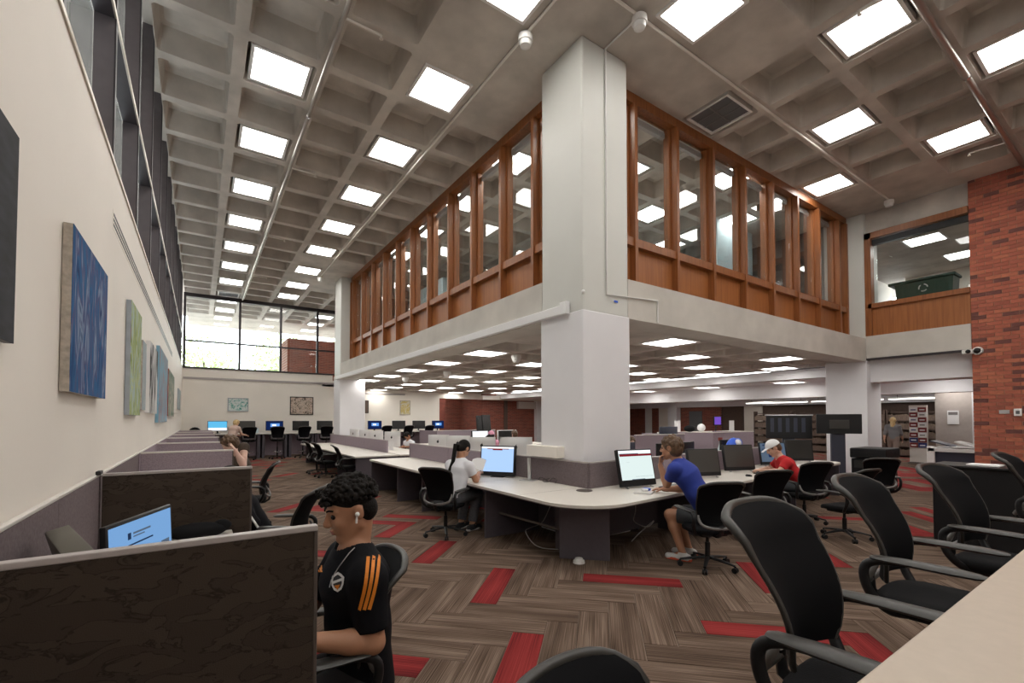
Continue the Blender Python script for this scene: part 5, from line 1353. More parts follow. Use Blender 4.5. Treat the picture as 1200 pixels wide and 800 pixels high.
# ================================================================== people
class Field:
    """signed distance grid with smooth unions, turned into a mesh by surface nets"""
    def __init__(self, lo, hi, h):
        self.h = h; self.lo = np.array(lo, float)
        self.n = np.maximum(4, np.ceil((np.array(hi) - self.lo) / h).astype(int) + 1)
        self.d = np.full(self.n, 1.0, np.float32)
    def _sub(self, lo, hi):
        a = np.clip(np.floor((np.array(lo) - self.lo) / self.h).astype(int), 0, self.n)
        b = np.clip(np.ceil((np.array(hi) - self.lo) / self.h).astype(int) + 1, 0, self.n)
        if np.any(b <= a): return None
        ax = [self.lo[i] + self.h * np.arange(a[i], b[i]) for i in range(3)]
        X, Y_, Z = np.meshgrid(*ax, indexing='ij')
        return tuple(slice(a[i], b[i]) for i in range(3)), np.stack([X, Y_, Z], -1)
    def _mix(self, sl, d, k, cut):
        o = self.d[sl]
        if cut:
            if k > 0:
                hh = np.clip(0.5 - 0.5 * (o + d) / k, 0, 1); self.d[sl] = o * (1 - hh) - d * hh + k * hh * (1 - hh)
            else: self.d[sl] = np.maximum(o, -d)
            return
        if k > 0:
            hh = np.clip(0.5 + 0.5 * (o - d) / k, 0, 1); self.d[sl] = o * (1 - hh) + d * hh - k * hh * (1 - hh)
        else: self.d[sl] = np.minimum(o, d)
    def cone(self, a, b, r0, r1, k=0.03, flat_b=False, flat_a=False, cut=False):
        a = np.array(a, float); b = np.array(b, float); m = max(r0, r1) + k + 3 * self.h
        q = self._sub(np.minimum(a, b) - m, np.maximum(a, b) + m)
        if q is None: return self
        sl, P = q; ab = b - a; L2 = ab @ ab
        t = np.clip(((P - a) @ ab) / L2, 0, 1)
        d = np.linalg.norm(P - a - t[..., None] * ab, axis=-1) - (r0 + (r1 - r0) * t)
        u = ab / math.sqrt(L2)
        if flat_b: d = np.maximum(d, (P - b) @ u)
        if flat_a: d = np.maximum(d, -((P - a) @ u))
        self._mix(sl, d, k, cut); return self
    def ell(self, c, r, R=None, k=0.03, cut=False, clip=None):
        """ellipsoid; R: 3x3 whose rows are the local axes; clip: list of (point, normal) kept side n.(p-c)<0"""
        c = np.array(c, float); r = np.array(r, float); m = r.max() + k + 3 * self.h
        q = self._sub(c - m, c + m)
        if q is None: return self
        sl, P = q; p = P - c
        if R is not None: p = p @ np.array(R).T
        k0 = np.linalg.norm(p / r, axis=-1); k1 = np.linalg.norm(p / (r * r), axis=-1) + 1e-9
        d = k0 * (k0 - 1) / k1
        if clip:
            for pt, nn in clip: d = np.maximum(d, (P - np.array(pt)) @ np.array(nn))
        self._mix(sl, d, k, cut); return self
    def body(self, a, b, wa, wb, da, db, lat, k=0.05, flat_a=False, flat_b=False):
        """flattened limb: half widths wa->wb along lateral axis lat, half depths da->db"""
        a = np.array(a, float); b = np.array(b, float); lat = np.array(lat, float); m = max(wa, wb, da, db) + k + 3 * self.h
        q = self._sub(np.minimum(a, b) - m, np.maximum(a, b) + m)
        if q is None: return self
        sl, P = q; ab = b - a; t = np.clip(((P - a) @ ab) / (ab @ ab), 0, 1)
        v = P - a - t[..., None] * ab; y = v @ lat; rest = v - y[..., None] * lat
        w = wa + (wb - wa) * t; dd = da + (db - da) * t
        d = np.sqrt((y / w) ** 2 + (np.linalg.norm(rest, axis=-1) / dd) ** 2) - 1
        d = d * dd
        u = ab / math.sqrt(ab @ ab)
        if flat_a: d = np.maximum(d, -((P - a) @ u))
        if flat_b: d = np.maximum(d, (P - b) @ u)
        self._mix(sl, d, k, False); return self
    def plane(self, pt, n):
        """keep the side where n.(p-pt) < 0"""
        ax = [self.lo[i] + self.h * np.arange(self.n[i]) for i in range(3)]
        d = (ax[0][:, None, None] - pt[0]) * n[0] + (ax[1][None, :, None] - pt[1]) * n[1] + (ax[2][None, None, :] - pt[2]) * n[2]
        self.d = np.maximum(self.d, d.astype(np.float32)); return self
    def mesh(self, name, matn, off):
        d = self.d; s = d < 0
        n = np.array(d.shape)
        corner = np.zeros(n - 1, int); acc = np.zeros((*(n - 1), 3)); cnt = np.zeros(n - 1)
        offs = [(i, j, k) for i in (0, 1) for j in (0, 1) for k in (0, 1)]
        def C(o): return tuple(slice(o[i], n[i] - 1 + o[i]) for i in range(3))
        for o in offs:
            for axis in range(3):
                if o[axis]: continue
                o2 = list(o); o2[axis] = 1; o2 = tuple(o2)
                a, b = d[C(o)], d[C(o2)]
                m = (a < 0) != (b < 0)
                if not m.any(): continue
                t = np.where(m, a / np.where(m, a - b, 1), 0)
                p = np.zeros((*(n - 1), 3)); p[..., 0] += o[0]; p[..., 1] += o[1]; p[..., 2] += o[2]; p[..., axis] += t
                acc += p * m[..., None]; cnt += m
        act = cnt > 0
        idx = -np.ones(act.shape, int); idx[act] = np.arange(act.sum())
        cells_ = np.argwhere(act)
        V = (cells_ + acc[act] / cnt[act][:, None]) * self.h + self.lo - np.array(off)
        F = []
        for axis in range(3):
            a = s[tuple(slice(0, -1) if i == axis else slice(None) for i in range(3))]
            b = s[tuple(slice(1, None) if i == axis else slice(None) for i in range(3))]
            e = np.argwhere(a != b)
            u, v = [(1, 2), (2, 0), (0, 1)][axis]
            ok = (e[:, u] > 0) & (e[:, v] > 0) & (e[:, u] < n[u] - 1) & (e[:, v] < n[v] - 1) & (e[:, axis] < n[axis] - 1)
            e = e[ok]
            if not len(e): continue
            def I(du, dv):
                q = e.copy(); q[:, u] += du; q[:, v] += dv; return idx[q[:, 0], q[:, 1], q[:, 2]]
            quad = np.stack([I(-1, -1), I(0, -1), I(0, 0), I(-1, 0)], 1)
            inside = s[e[:, 0], e[:, 1], e[:, 2]]
            quad[~inside] = quad[~inside][:, ::-1]
            F.append(quad)
        F = np.concatenate(F)
        me = bpy.data.meshes.new(name)
        me.vertices.add(len(V)); me.vertices.foreach_set('co', V.astype(np.float32).ravel())
        me.loops.add(F.size); me.loops.foreach_set('vertex_index', F.ravel().astype(np.int32))
        me.polygons.add(len(F)); me.polygons.foreach_set('loop_start', np.arange(0, F.size, 4, dtype=np.int32)); me.polygons.foreach_set('loop_total', np.full(len(F), 4, np.int32))
        me.update(calc_edges=True); me.validate()
        me.polygons.foreach_set('use_smooth', np.ones(len(me.polygons), bool))
        me.materials.append(MATS[matn])
        return me

for nm, c in (('skin_tan', (0.46, 0.23, 0.135)), ('skin_light', (0.60, 0.36, 0.26)), ('skin_brown', (0.40, 0.19, 0.11)), ('skin_pink', (0.62, 0.40, 0.32))):
    mat(nm, c, 0.55, var=0.06, scale=12, bump=0.04, bscale=200)
    MATS[nm].node_tree.nodes['Principled BSDF'].inputs['Subsurface Weight'].default_value = 0.08
    MATS[nm].node_tree.nodes['Principled BSDF'].inputs['Subsurface Radius'].default_value = (0.01, 0.004, 0.002)
mat('hair_black', (0.009, 0.007, 0.006), 0.75, spec=0.2, var=0.5, scale=40, bump=0.5, bscale=90)
mat('hair_brown', (0.075, 0.038, 0.018), 0.5, col2=(0.13, 0.07, 0.032), scale=30, bump=0.6, bscale=80)
mat('hair_blond', (0.50, 0.33, 0.13), 0.5, col2=(0.72, 0.54, 0.28), scale=30, bump=0.5, bscale=80)
mat('jersey_black', (0.006, 0.006, 0.008), 0.8, spec=0.15, bump=0.15, bscale=60)
mat('jersey_orange', (0.75, 0.23, 0.015), 0.6)
mat('shirt_white', (0.74, 0.74, 0.78), 0.85, bump=0.15, bscale=40)
mat('shirt_blue', (0.022, 0.045, 0.29), 0.85, bump=0.2, bscale=40)
mat('shirt_red', (0.52, 0.014, 0.018), 0.85, bump=0.2, bscale=40)
mat('shirt_pink', (0.60, 0.44, 0.38), 0.85)
mat('shirt_grey', (0.20, 0.20, 0.21), 0.85)
mat('trouser_grey', (0.085, 0.085, 0.095), 0.9, col2=(0.13, 0.13, 0.14), scale=40)
mat('trouser_dark', (0.022, 0.021, 0.024), 0.9)
mat('trouser_tan', (0.27, 0.20, 0.17), 0.9)
mat('short_grey', (0.055, 0.06, 0.065), 0.9)
mat('brown_bag', (0.060, 0.040, 0.028), 0.8)
mat('shoe_white', (0.62, 0.60, 0.58), 0.7)
mat('shoe_dark', (0.03, 0.03, 0.035), 0.7)
mat('coral', (0.72, 0.12, 0.06), 0.6)
mat('eye_dark', (0.02, 0.012, 0.01), 0.2)
mat('lip', (0.38, 0.14, 0.11), 0.5)
mat('cap_white', (0.80, 0.80, 0.80), 0.8)
mat('pink_cloth', (0.72, 0.33, 0.45), 0.85)

def V3(*a): return np.array(a, float)
def nrm(v): v = np.array(v, float); return v / np.linalg.norm(v)
def fingers(F, wrist, hand_dir, palm_n, thumb_side, s=1.0, curl=0.5):
    """palm with four bent fingers and a thumb leaving the side of the palm"""
    d = nrm(hand_dir); nn = nrm(palm_n); lat = nrm(np.cross(nn, d))
    if thumb_side < 0: lat = -lat
    base = np.array(wrist) + d * 0.09 * s
    F.body(np.array(wrist) + d * 0.012 * s, base - d * 0.012 * s, 0.028 * s, 0.040 * s, 0.016 * s, 0.013 * s, lat, k=0.012)
    for j, (o, L) in enumerate(((0.030, 0.070), (0.010, 0.080), (-0.011, 0.074), (-0.030, 0.058))):
        p0 = base + lat * o * s - d * 0.01 * s
        p1 = p0 + (d * math.cos(curl * 0.6) + nn * math.sin(curl * 0.6)) * L * 0.5 * s
        p2 = p1 + (d * math.cos(curl * 1.6) + nn * math.sin(curl * 1.6)) * L * 0.5 * s
        F.cone(p0, p1, 0.0095 * s, 0.0085 * s, k=0.004).cone(p1, p2, 0.0085 * s, 0.007 * s, k=0.003)
    t0 = np.array(wrist) + d * 0.03 * s + lat * 0.025 * s; t1 = t0 + (lat * 0.8 + d * 0.7 + nn * 0.3) * 0.035 * s; t2 = t1 + (d * 0.9 + nn * 0.45 + lat * 0.1) * 0.032 * s
    F.cone(t0, t1, 0.013 * s, 0.010 * s, k=0.01).cone(t1, t2, 0.010 * s, 0.008 * s, k=0.003)

def person(label, J, skin, top=None, bottom=None, shoes='shoe_dark', hair=None, vox=0.009, s=1.0, short=True, sleeve=0.55, pants='long', head_detail=True, hs=None):
    """J: dict of world joints: hip, chest (top of spine), head, hf (head forward), hu (head up), lat (body left), and per side 'L'/'R': sh, el, wr, hd (hand dir), hn (palm normal), hp, kn, an, td (toe dir)"""
    lat = nrm(J['lat'])
    pts = [J['hip'], J['chest'], J['head']] + [J[q][k] for q in 'LR' for k in ('sh', 'el', 'wr', 'hp', 'kn', 'an')]
    lo = np.min(pts, 0) - 0.30; hi = np.max(pts, 0) + 0.30
    lo[2] = max(lo[2], -0.01)
    base = V3(J['hip'][0], J['hip'][1], 0)
    r = thing('person', label, 'person', tuple(base))
    hip, chest = np.array(J['hip'], float), np.array(J['chest'], float); sd = nrm(chest - hip)
    head = np.array(J['head'], float); hf = nrm(J['hf']); hu = np.array(J['hu'], float); hu = nrm(hu - hf * (hu @ hf)); hl = np.cross(hu, hf)
    bs = s; s = hs or s
    def H(x, y, z, s=s): return head + (hf * x + hl * y + hu * z) * s
    s = bs
    HR = np.stack([hf, hl, hu])
    hw = 0.155 * s
    waist = hip + (chest - hip) * 0.42; ribs = hip + (chest - hip) * 0.78
    F = Field(lo, hi, vox)
    # trunk
    F.body(hip, waist, 0.155 * s, 0.135 * s, 0.105 * s, 0.09 * s, lat).body(waist, ribs, 0.135 * s, 0.165 * s, 0.09 * s, 0.11 * s, lat)
    F.body(ribs, chest, 0.165 * s, 0.11 * s, 0.11 * s, 0.06 * s, lat, k=0.05)
    nb = chest + sd * 0.005
    F.cone(nb, H(-0.022, 0, -0.06), 0.058 * s, 0.052 * s, k=0.03)
    # head
    s = hs or s
    F.ell(H(-0.012, 0, 0.030), np.array([0.100, 0.078, 0.098]) * s, HR, k=0.02)
    F.ell(H(0.030, 0, -0.030), np.array([0.064, 0.060, 0.085]) * s, HR, k=0.02)
    for q in (-1, 1): F.cone(H(-0.005, q * 0.050, -0.055), H(0.055, q * 0.014, -0.100), 0.024 * s, 0.020 * s, k=0.02)
    F.ell(H(0.068, 0, -0.100), np.array([0.024, 0.024, 0.02]) * s, HR, k=0.015)
    if head_detail:
        F.cone(H(0.090, 0, 0.022), H(0.112, 0, -0.020), 0.009 * s, 0.013 * s, k=0.010)
        for q in (-1, 1):
            F.ell(H(0.104, q * 0.012, -0.027), np.array([0.012, 0.009, 0.008]) * s, HR, k=0.006)
            F.cone(H(0.088, q * 0.014, 0.030), H(0.070, q * 0.048, 0.030), 0.010 * s, 0.009 * s, k=0.012)
            F.ell(H(0.066, q * 0.036, -0.025), np.array([0.022, 0.020, 0.018]) * s, HR, k=0.02)
            F.ell(H(0.098, q * 0.031, 0.010), np.array([0.014, 0.015, 0.011]) * s, HR, k=0.012, cut=True)
        F.ell(H(0.093, 0, -0.053), np.array([0.011, 0.022, 0.007]) * s, HR, k=0.006)
        F.ell(H(0.089, 0, -0.067), np.array([0.011, 0.019, 0.008]) * s, HR, k=0.006)
    for q in (-1, 1):
        F.ell(H(-0.014, q * 0.080, 0.0), np.array([0.020, 0.010, 0.032]) * s, HR, k=0.008)
        F.ell(H(-0.008, q * 0.090, 0.004), np.array([0.010, 0.006, 0.016]) * s, HR, k=0.004, cut=True)
    s = bs
    for q, side in ((1, 'L'), (-1, 'R')):
        A = J[side]
        F.cone(chest - sd * 0.035 * s + lat * q * 0.06 * s, A['sh'], 0.055 * s, 0.056 * s, k=0.04)
        F.cone(A['sh'], A['el'], 0.054 * s, 0.041 * s, k=0.03)
        mid = np.array(A['el']) * 0.7 + np.array(A['wr']) * 0.3
        F.cone(A['el'], mid, 0.041 * s, 0.042 * s, k=0.02).cone(mid, A['wr'], 0.042 * s, 0.027 * s, k=0.02)
        fingers(F, A['wr'], A['hd'], A['hn'], A.get('ts', q), s, A.get('curl', 0.5))
        F.cone(A['hp'], A['kn'], 0.088 * s, 0.060 * s, k=0.05)
        calf = np.array(A['kn']) * 0.68 + np.array(A['an']) * 0.32
        F.cone(A['kn'], calf, 0.058 * s, 0.057 * s, k=0.03).cone(calf, A['an'], 0.057 * s, 0.037 * s, k=0.03)
        td = nrm(A['td'])
        F.cone(np.array(A['an']) + V3(0, 0, -0.035) - td * 0.02, np.array(A['an']) + td * 0.13 * s + V3(0, 0, -0.06), 0.036 * s, 0.026 * s, k=0.03)
    o = bpy.data.objects.new('body', F.mesh('body', skin, base)); COL.objects.link(o); o.parent = r
    # clothes
    if top:
        G = Field(lo, hi, vox); e = 0.016 * s
        G.body(hip - sd * 0.04, waist, 0.155 * s + e * 1.3, 0.135 * s + e * 1.6, 0.105 * s + e * 1.3, 0.09 * s + e * 1.5, lat, flat_a=True)
        G.body(waist, ribs, 0.135 * s + e * 1.6, 0.165 * s + e, 0.09 * s + e * 1.5, 0.11 * s + e, lat)
        G.body(ribs, chest, 0.165 * s + e, 0.11 * s + e * 0.6, 0.11 * s + e, 0.06 * s + e, lat)
        for q, side in ((1, 'L'), (-1, 'R')):
            A = J[side]; sh = np.array(A['sh'], float); el = np.array(A['el'], float)
            G.cone(chest - sd * 0.035 * s + lat * q * 0.06 * s, sh, 0.062 * s, 0.066 * s, k=0.04)
            end = sh + (el - sh) * min(sleeve, 1)
            G.cone(sh, end, 0.066 * s, 0.064 * s - 0.006 * s * min(sleeve, 1), k=0.035, flat_b=True)
            if sleeve > 1:
                wr = np.array(A['wr'], float); G.cone(el, el + (wr - el) * min(1, sleeve - 1), 0.055 * s, 0.038 * s, k=0.03, flat_b=True)
        G.cone(nb + sd * 0.02, nb + sd * 0.14, 0.066 * s, 0.10 * s, k=0.004, cut=True)
        o = bpy.data.objects.new('shirt', G.mesh('shirt', top, base)); COL.objects.link(o); o.parent = r
    if bottom:
        G = Field(lo, hi, vox); e = 0.014 * s
        G.body(hip - sd * 0.03, hip + sd * 0.06, 0.155 * s + e, 0.148 * s + e, 0.105 * s + e, 0.10 * s + e, lat)
        for q, side in ((1, 'L'), (-1, 'R')):
            A = J[side]; kn = np.array(A['kn'], float); hp = np.array(A['hp'], float); an = np.array(A['an'], float)
            if pants == 'short': G.cone(hp, hp + (kn - hp) * 0.80, 0.10 * s, 0.082 * s, k=0.05, flat_b=True)
            else: G.cone(hp, kn, 0.10 * s, 0.074 * s, k=0.05).cone(kn, kn + (an - kn) * 0.92, 0.074 * s, 0.062 * s, k=0.04, flat_b=True)
        o = bpy.data.objects.new('trousers' if pants == 'long' else 'shorts', G.mesh('trousers', bottom, base)); COL.objects.link(o); o.parent = r
    for q, side in ((1, 'L'), (-1, 'R')):
        A = J[side]; td = nrm(A['td']); an = np.array(A['an'], float); an[2] = max(an[2], 0.09)
        G = Field(np.minimum(an, an + td * 0.2) - 0.12, np.maximum(an, an + td * 0.2) + 0.12, 0.006)
        z = an[2]
        G.body(an - td * 0.055 * s + V3(0, 0, -0.055), an + td * 0.155 * s + V3(0, 0, -0.062), 0.042 * s, 0.040 * s, 0.042 * s, 0.032 * s, nrm(np.cross(td, V3(0, 0, 1))), k=0.02)
        G.cone(an + V3(0, 0, -0.03), an + V3(0, 0, 0.005), 0.046 * s, 0.044 * s, k=0.02, flat_b=True)
        G.plane((0, 0, z - 0.088), (0, 0, -1))
        o = bpy.data.objects.new('shoe', G.mesh('shoe', shoes, base)); COL.objects.link(o); o.parent = r
        sole = MB(); lt = nrm(np.cross(td, V3(0, 0, 1)))
        ol = [(-0.10, 0.0), (-0.085, 0.034), (0.0, 0.036), (0.10, 0.043), (0.165, 0.030), (0.19, 0.0), (0.165, -0.030), (0.10, -0.043), (0.0, -0.036), (-0.085, -0.034)]
        P = [an - V3(base[0], base[1], 0) + (td * a + lt * b) * s for a, b in ol]
        sole.prism([(p[0], p[1]) for p in P], z - 0.0895, z - 0.062); sole.build('sole', 'shoe_white' if shoes != 'shoe_white' else 'coral', o)
    if head_detail:
        for q in (-1, 1):
            c = H(0.0785, q * 0.031, 0.0085) - base
            MB().sphere(tuple(c), 0.0125 * (hs or s), 10, 8).build('eye', 'eye_dark', r, smooth=60)
    return r, H, HR, base, F
def add_part(r, name, G, matn, base):
    o = bpy.data.objects.new(name, G.mesh(name, matn, base)); COL.objects.link(o); o.parent = r; return o
def hair_cap(H, HR, s, style, vox=0.006, seed=1):
    c = H(0, 0, 0); G = Field(c - 0.34 * s, c + 0.26 * s, vox); rr = random.Random(seed)
    if style == 'curly':
        G.ell(H(-0.018, 0, 0.058), np.array([0.098, 0.084, 0.090]) * s, HR, k=0.01)
        for k in range(900):
            a = rr.uniform(0, 2 * PI); u = rr.uniform(-0.12, 1)
            q = math.sqrt(max(0, 1 - u * u))
            x, y, z = q * math.cos(a), q * math.sin(a), u
            if x > 0.55 and z < 0.35: continue
            if z < 0.05 and x > -0.2: continue
            rad = rr.uniform(0.92, 1.10)
            G.ell(H(-0.018 + 0.106 * x * rad, 0.086 * y * rad, 0.052 + 0.098 * z * rad), np.full(3, rr.uniform(0.006, 0.012) * s), None, k=0.003)
        for k in range(90):                     # fringe curls over the forehead
            G.ell(H(rr.uniform(0.06, 0.104), rr.uniform(-0.06, 0.06), rr.uniform(0.060, 0.12)), np.full(3, rr.uniform(0.006, 0.011) * s), None, k=0.003)
        G.ell(H(-0.055, 0, -0.005), np.array([0.060, 0.081, 0.065]) * s, HR, k=0.01)
    elif style == 'wavy':
        G.ell(H(-0.020, 0, 0.040), np.array([0.108, 0.090, 0.105]) * s, HR, k=0.01)
        G.ell(H(-0.050, 0, -0.02), np.array([0.080, 0.088, 0.085]) * s, HR, k=0.02)
        for k in range(120):
            a = rr.uniform(0, 2 * PI); u = rr.uniform(-0.7, 1); q = math.sqrt(max(0, 1 - u * u)); x, y, z = q * math.cos(a), q * math.sin(a), u
            if x > 0.2 and z < 0.3: continue
            G.ell(H(-0.02 + 0.108 * x, 0.090 * y, 0.025 + 0.108 * z), np.array([0.018, 0.018, 0.026]) * s, HR, k=0.006)
    elif style == 'sleek':
        G.ell(H(-0.018, 0, 0.032), np.array([0.104, 0.084, 0.104]) * s, HR, k=0.01)
        G.ell(H(-0.06, 0, -0.02), np.array([0.06, 0.072, 0.07]) * s, HR, k=0.02)
    elif style == 'long':
        G.ell(H(-0.018, 0, 0.035), np.array([0.108, 0.090, 0.106]) * s, HR, k=0.01)
        G.cone(H(-0.06, 0, 0.0), H(-0.09, 0, -0.22), 0.085 * s, 0.055 * s, k=0.03)
        for k in range(24): G.cone(H(-0.05, rr.uniform(-0.08, 0.08), 0.0), H(-0.10 + rr.uniform(-0.02, 0.03), rr.uniform(-0.08, 0.08), rr.uniform(-0.27, -0.16)), 0.026 * s, 0.012 * s, k=0.01)
    # keep the face clear
    if style != 'curly':
        G.ell(H(0.095, 0, -0.045), np.array([0.085, 0.075, 0.115]) * s, HR, k=0.01, cut=True)
    else:
        G.ell(H(0.105, 0, -0.050), np.array([0.070, 0.10, 0.100]) * s, HR, k=0.004, cut=True)
    for q in (-1, 1): G.ell(H(-0.004, q * 0.09, -0.002), np.array([0.030, 0.035, 0.036]) * s, HR, k=0.005, cut=True)
    return G
def seated(px_, py_, face, hz=0.56, lean=0.2, s=1.0, head_pitch=0.3, head_yaw=0.0, head_fwd=0.05, arms=None, knee=0.46, ankle=(0.44, 0.10), spread=0.11, spine=0.50, roll=0.0):
    """joints of a seated figure; face: heading angle (0 = +X). arms: per side (elbow, wrist) in local (forward, left, up) coordinates"""
    f = V3(math.cos(face), math.sin(face), 0); l = V3(-math.sin(face), math.cos(face), 0); z = V3(0, 0, 1)
    def P(a, b, c): return V3(px_, py_, 0) + f * a + l * b + z * c
    sp = math.sin(lean), math.cos(lean)
    top = (spine * s * sp[0], 0, hz + spine * s * sp[1])
    J = {'hip': P(0, 0, hz), 'chest': P(*top), 'lat': l}
    ha = head_yaw; hd = f * math.cos(ha) + l * math.sin(ha)
    J['hf'] = hd * math.cos(head_pitch) - z * math.sin(head_pitch); J['hu'] = z * math.cos(head_pitch) + hd * math.sin(head_pitch)
    J['head'] = P(top[0] + head_fwd * s, 0, top[2] + 0.165 * s)
    for q, side in ((1, 'L'), (-1, 'R')):
        shf = top[0] - 0.045 * s * sp[0] ; shz = top[2] - 0.055 * s
        el, wr = arms[side]
        A = {'sh': P(shf, q * 0.175 * s, shz), 'el': P(*el), 'wr': P(*wr), 'hp': P(0.03, q * 0.085, hz - 0.02), 'kn': P(knee, q * spread, hz - 0.02), 'an': P(ankle[0], q * spread, ankle[1]), 'td': f}
        d = A['wr'] - A['el']; A['hd'] = nrm(nrm(d) + f * 0.3); A['hn'] = V3(0, 0, -1); A['ts'] = 1 if q > 0 else -1
        J[side] = A
    return J, P

# ---- young man in the black jersey (first carrel), facing the wall
s1 = 1.10
ph = at(411, 598, Y=2.27)
sb = 1.2
J, P = seated(0.66, 2.27, PI, hz=0.455, lean=0.06, s=sb, head_pitch=0.28, head_fwd=0.075, spine=0.485,
              arms={'L': ((0.13, 0.25, 0.74), (0.42, 0.20, 0.77)), 'R': ((0.18, -0.27, 0.74), (0.48, -0.16, 0.77))})
J['head'] = np.array((ph.x, ph.y, ph.z))
J['L']['el'] = np.array(at(437, 752, Y=2.02)); J['L']['wr'] = np.array(at(350, 752, Y=2.06)); J['L']['hd'] = V3(-1, 0.1, 0)
r1, H1, HR1, b1, F1 = person('young man in a black jersey with orange shoulder stripes sitting at the first carrel', J, 'skin_tan', 'jersey_black', 'trouser_dark', vox=0.0065, s=sb, hs=s1, sleeve=0.80)
add_part(r1, 'hair', hair_cap(H1, HR1, s1, 'curly', 0.0042), 'hair_black', b1)
# eyebrows, lips, earbud
for q in (-1, 1):
    MB().tube([tuple(H1(0.097, q * 0.016, 0.036) - b1), tuple(H1(0.092, q * 0.034, 0.041) - b1), tuple(H1(0.078, q * 0.050, 0.036) - b1)], 0.0045, 6).build('eyebrow', 'hair_black', r1, smooth=60)
G = Field(H1(0.09, 0, -0.06) - 0.05, H1(0.09, 0, -0.06) + 0.05, 0.003)
G.ell(H1(0.0955, 0, -0.0535), np.array([0.010, 0.020, 0.0055]) * s1, HR1, k=0.002).ell(H1(0.0925, 0, -0.0655), np.array([0.010, 0.017, 0.0065]) * s1, HR1, k=0.002)
add_part(r1, 'lips', G, 'lip', b1)
for q in (1, -1):
    MB().sphere(tuple(H1(-0.002, q * 0.093, -0.002) - b1), 0.011, 10, 8).tube([tuple(H1(0.0, q * 0.095, -0.002) - b1), tuple(H1(0.012, q * 0.095, -0.036) - b1)], 0.005, 8).build('earbud', 'plastic_white', r1, smooth=60)
# three orange stripes laid over the sleeve, the crest, the maker's bars and the chain follow the shirt surface
shirt = [c for c in r1.children if c.name.startswith('shirt')][0]
from mathutils.bvhtree import BVHTree
bvh = BVHTree.FromPolygons([v.co.copy() for v in shirt.data.vertices], [tuple(p.vertices) for p in shirt.data.polygons])
camv = Vector((0, 0, CAMH))
def on_shirt(px_, py_, lift=0.003):
    """where the sight line of a photo pixel meets the shirt (local coordinates of the person)"""
    p = at(px_, py_, Y=2.0); d = (p - camv).normalized(); o_ = camv - Vector(b1)
    hit, nrm_, i_, t_ = bvh.ray_cast(o_, d)
    return None if hit is None else hit + nrm_ * lift
def ribbon(pts, w, name, m, up=None):
    mb = MB(); L = []; R_ = []
    for k, p in enumerate(pts):
        d = (pts[min(k + 1, len(pts) - 1)] - pts[max(k - 1, 0)]).normalized()
        h_, n_, i_, t_ = bvh.find_nearest(p); n_ = n_.normalized(); sd_ = d.cross(n_).normalized()
        for sgn, arr in ((-1, L), (1, R_)):
            q, nn, _, _ = bvh.find_nearest(p + sd_ * w / 2 * sgn); arr.append(q + nn.normalized() * 0.0035)
    n = len(pts)
    mb.add(L + R_, [(k, k + 1, n + k + 1, n + k) for k in range(n - 1)])
    return mb.build(name, m, r1)
for k in range(3):
    px0, px1 = 431.5 + 6.4 * k, 421.5 + 5.6 * k
    pts = [on_shirt(px0 + (px1 - px0) * t + 2.0 * math.sin(PI * t), 652.5 - 1.0 * k * 0.8 + (712 + 0.5 * k - 650) * t) for t in [j / 10 for j in range(11)]]
    pts = [p for p in pts if p is not None]
    if len(pts) > 2: ribbon(pts, 0.0145, 'orange_stripe', 'jersey_orange')
cr = [on_shirt(x, y) for x, y in ((396, 682),)][0]
if cr is not None:
    def patch(poly, name, m, lift):
        mb = MB(); P_ = []
        for x, y in poly:
            q = on_shirt(x, y, lift)
            if q is None: return
            P_.append(q)
        c = sum(P_, Vector()) / len(P_); mb.add([c] + P_, [(0, 1 + i, 1 + (i + 1) % len(P_)) for i in range(len(P_))]); return mb.build(name, m, r1)
    shield = [(390, 675), (393, 672.5), (397, 670), (401, 672.5), (404.5, 676), (403.5, 684), (401, 690), (396.5, 693.5), (392, 691), (389.5, 686), (389, 680)]
    def scaled(f, dy=0): return [(397 + (x - 397) * f, 681.5 + dy + (y - 681.5) * f) for x, y in shield]
    patch(shield, 'crest', 'paper', 0.004); patch(scaled(0.72), 'crest_field', 'shoe_dark', 0.0055)
    patch([(391.5, 681), (402.5, 677), (402.8, 680), (391.8, 684)], 'crest_band', 'paper', 0.007); patch([(393, 686), (400, 684.5), (397, 691)], 'crest_tip', 'jersey_orange', 0.007)
for k in range(3):
    pp = [on_shirt(x, y, 0.004) for x, y in ((373.5 + 1.6 * k, 668 - 2.4 * k), (374.9 + 1.6 * k, 667 - 2.6 * k), (375.6 + 1.6 * k, 670), (374.2 + 1.6 * k, 670.5))]
    if all(p is not None for p in pp): MB().add(pp, [(0, 1, 2, 3)]).build('chest_mark', 'jersey_orange', r1)
ch = [on_shirt(x, y, 0.004) for x, y in ((416, 642), (410, 648), (404, 656), (398, 664), (393, 672), (389, 680), (387, 688))]
ch = [p for p in ch if p is not None]
if len(ch) > 2: MB().tube(ch, 0.0022, 6).build('neck_chain', 'silver', r1, smooth=60)

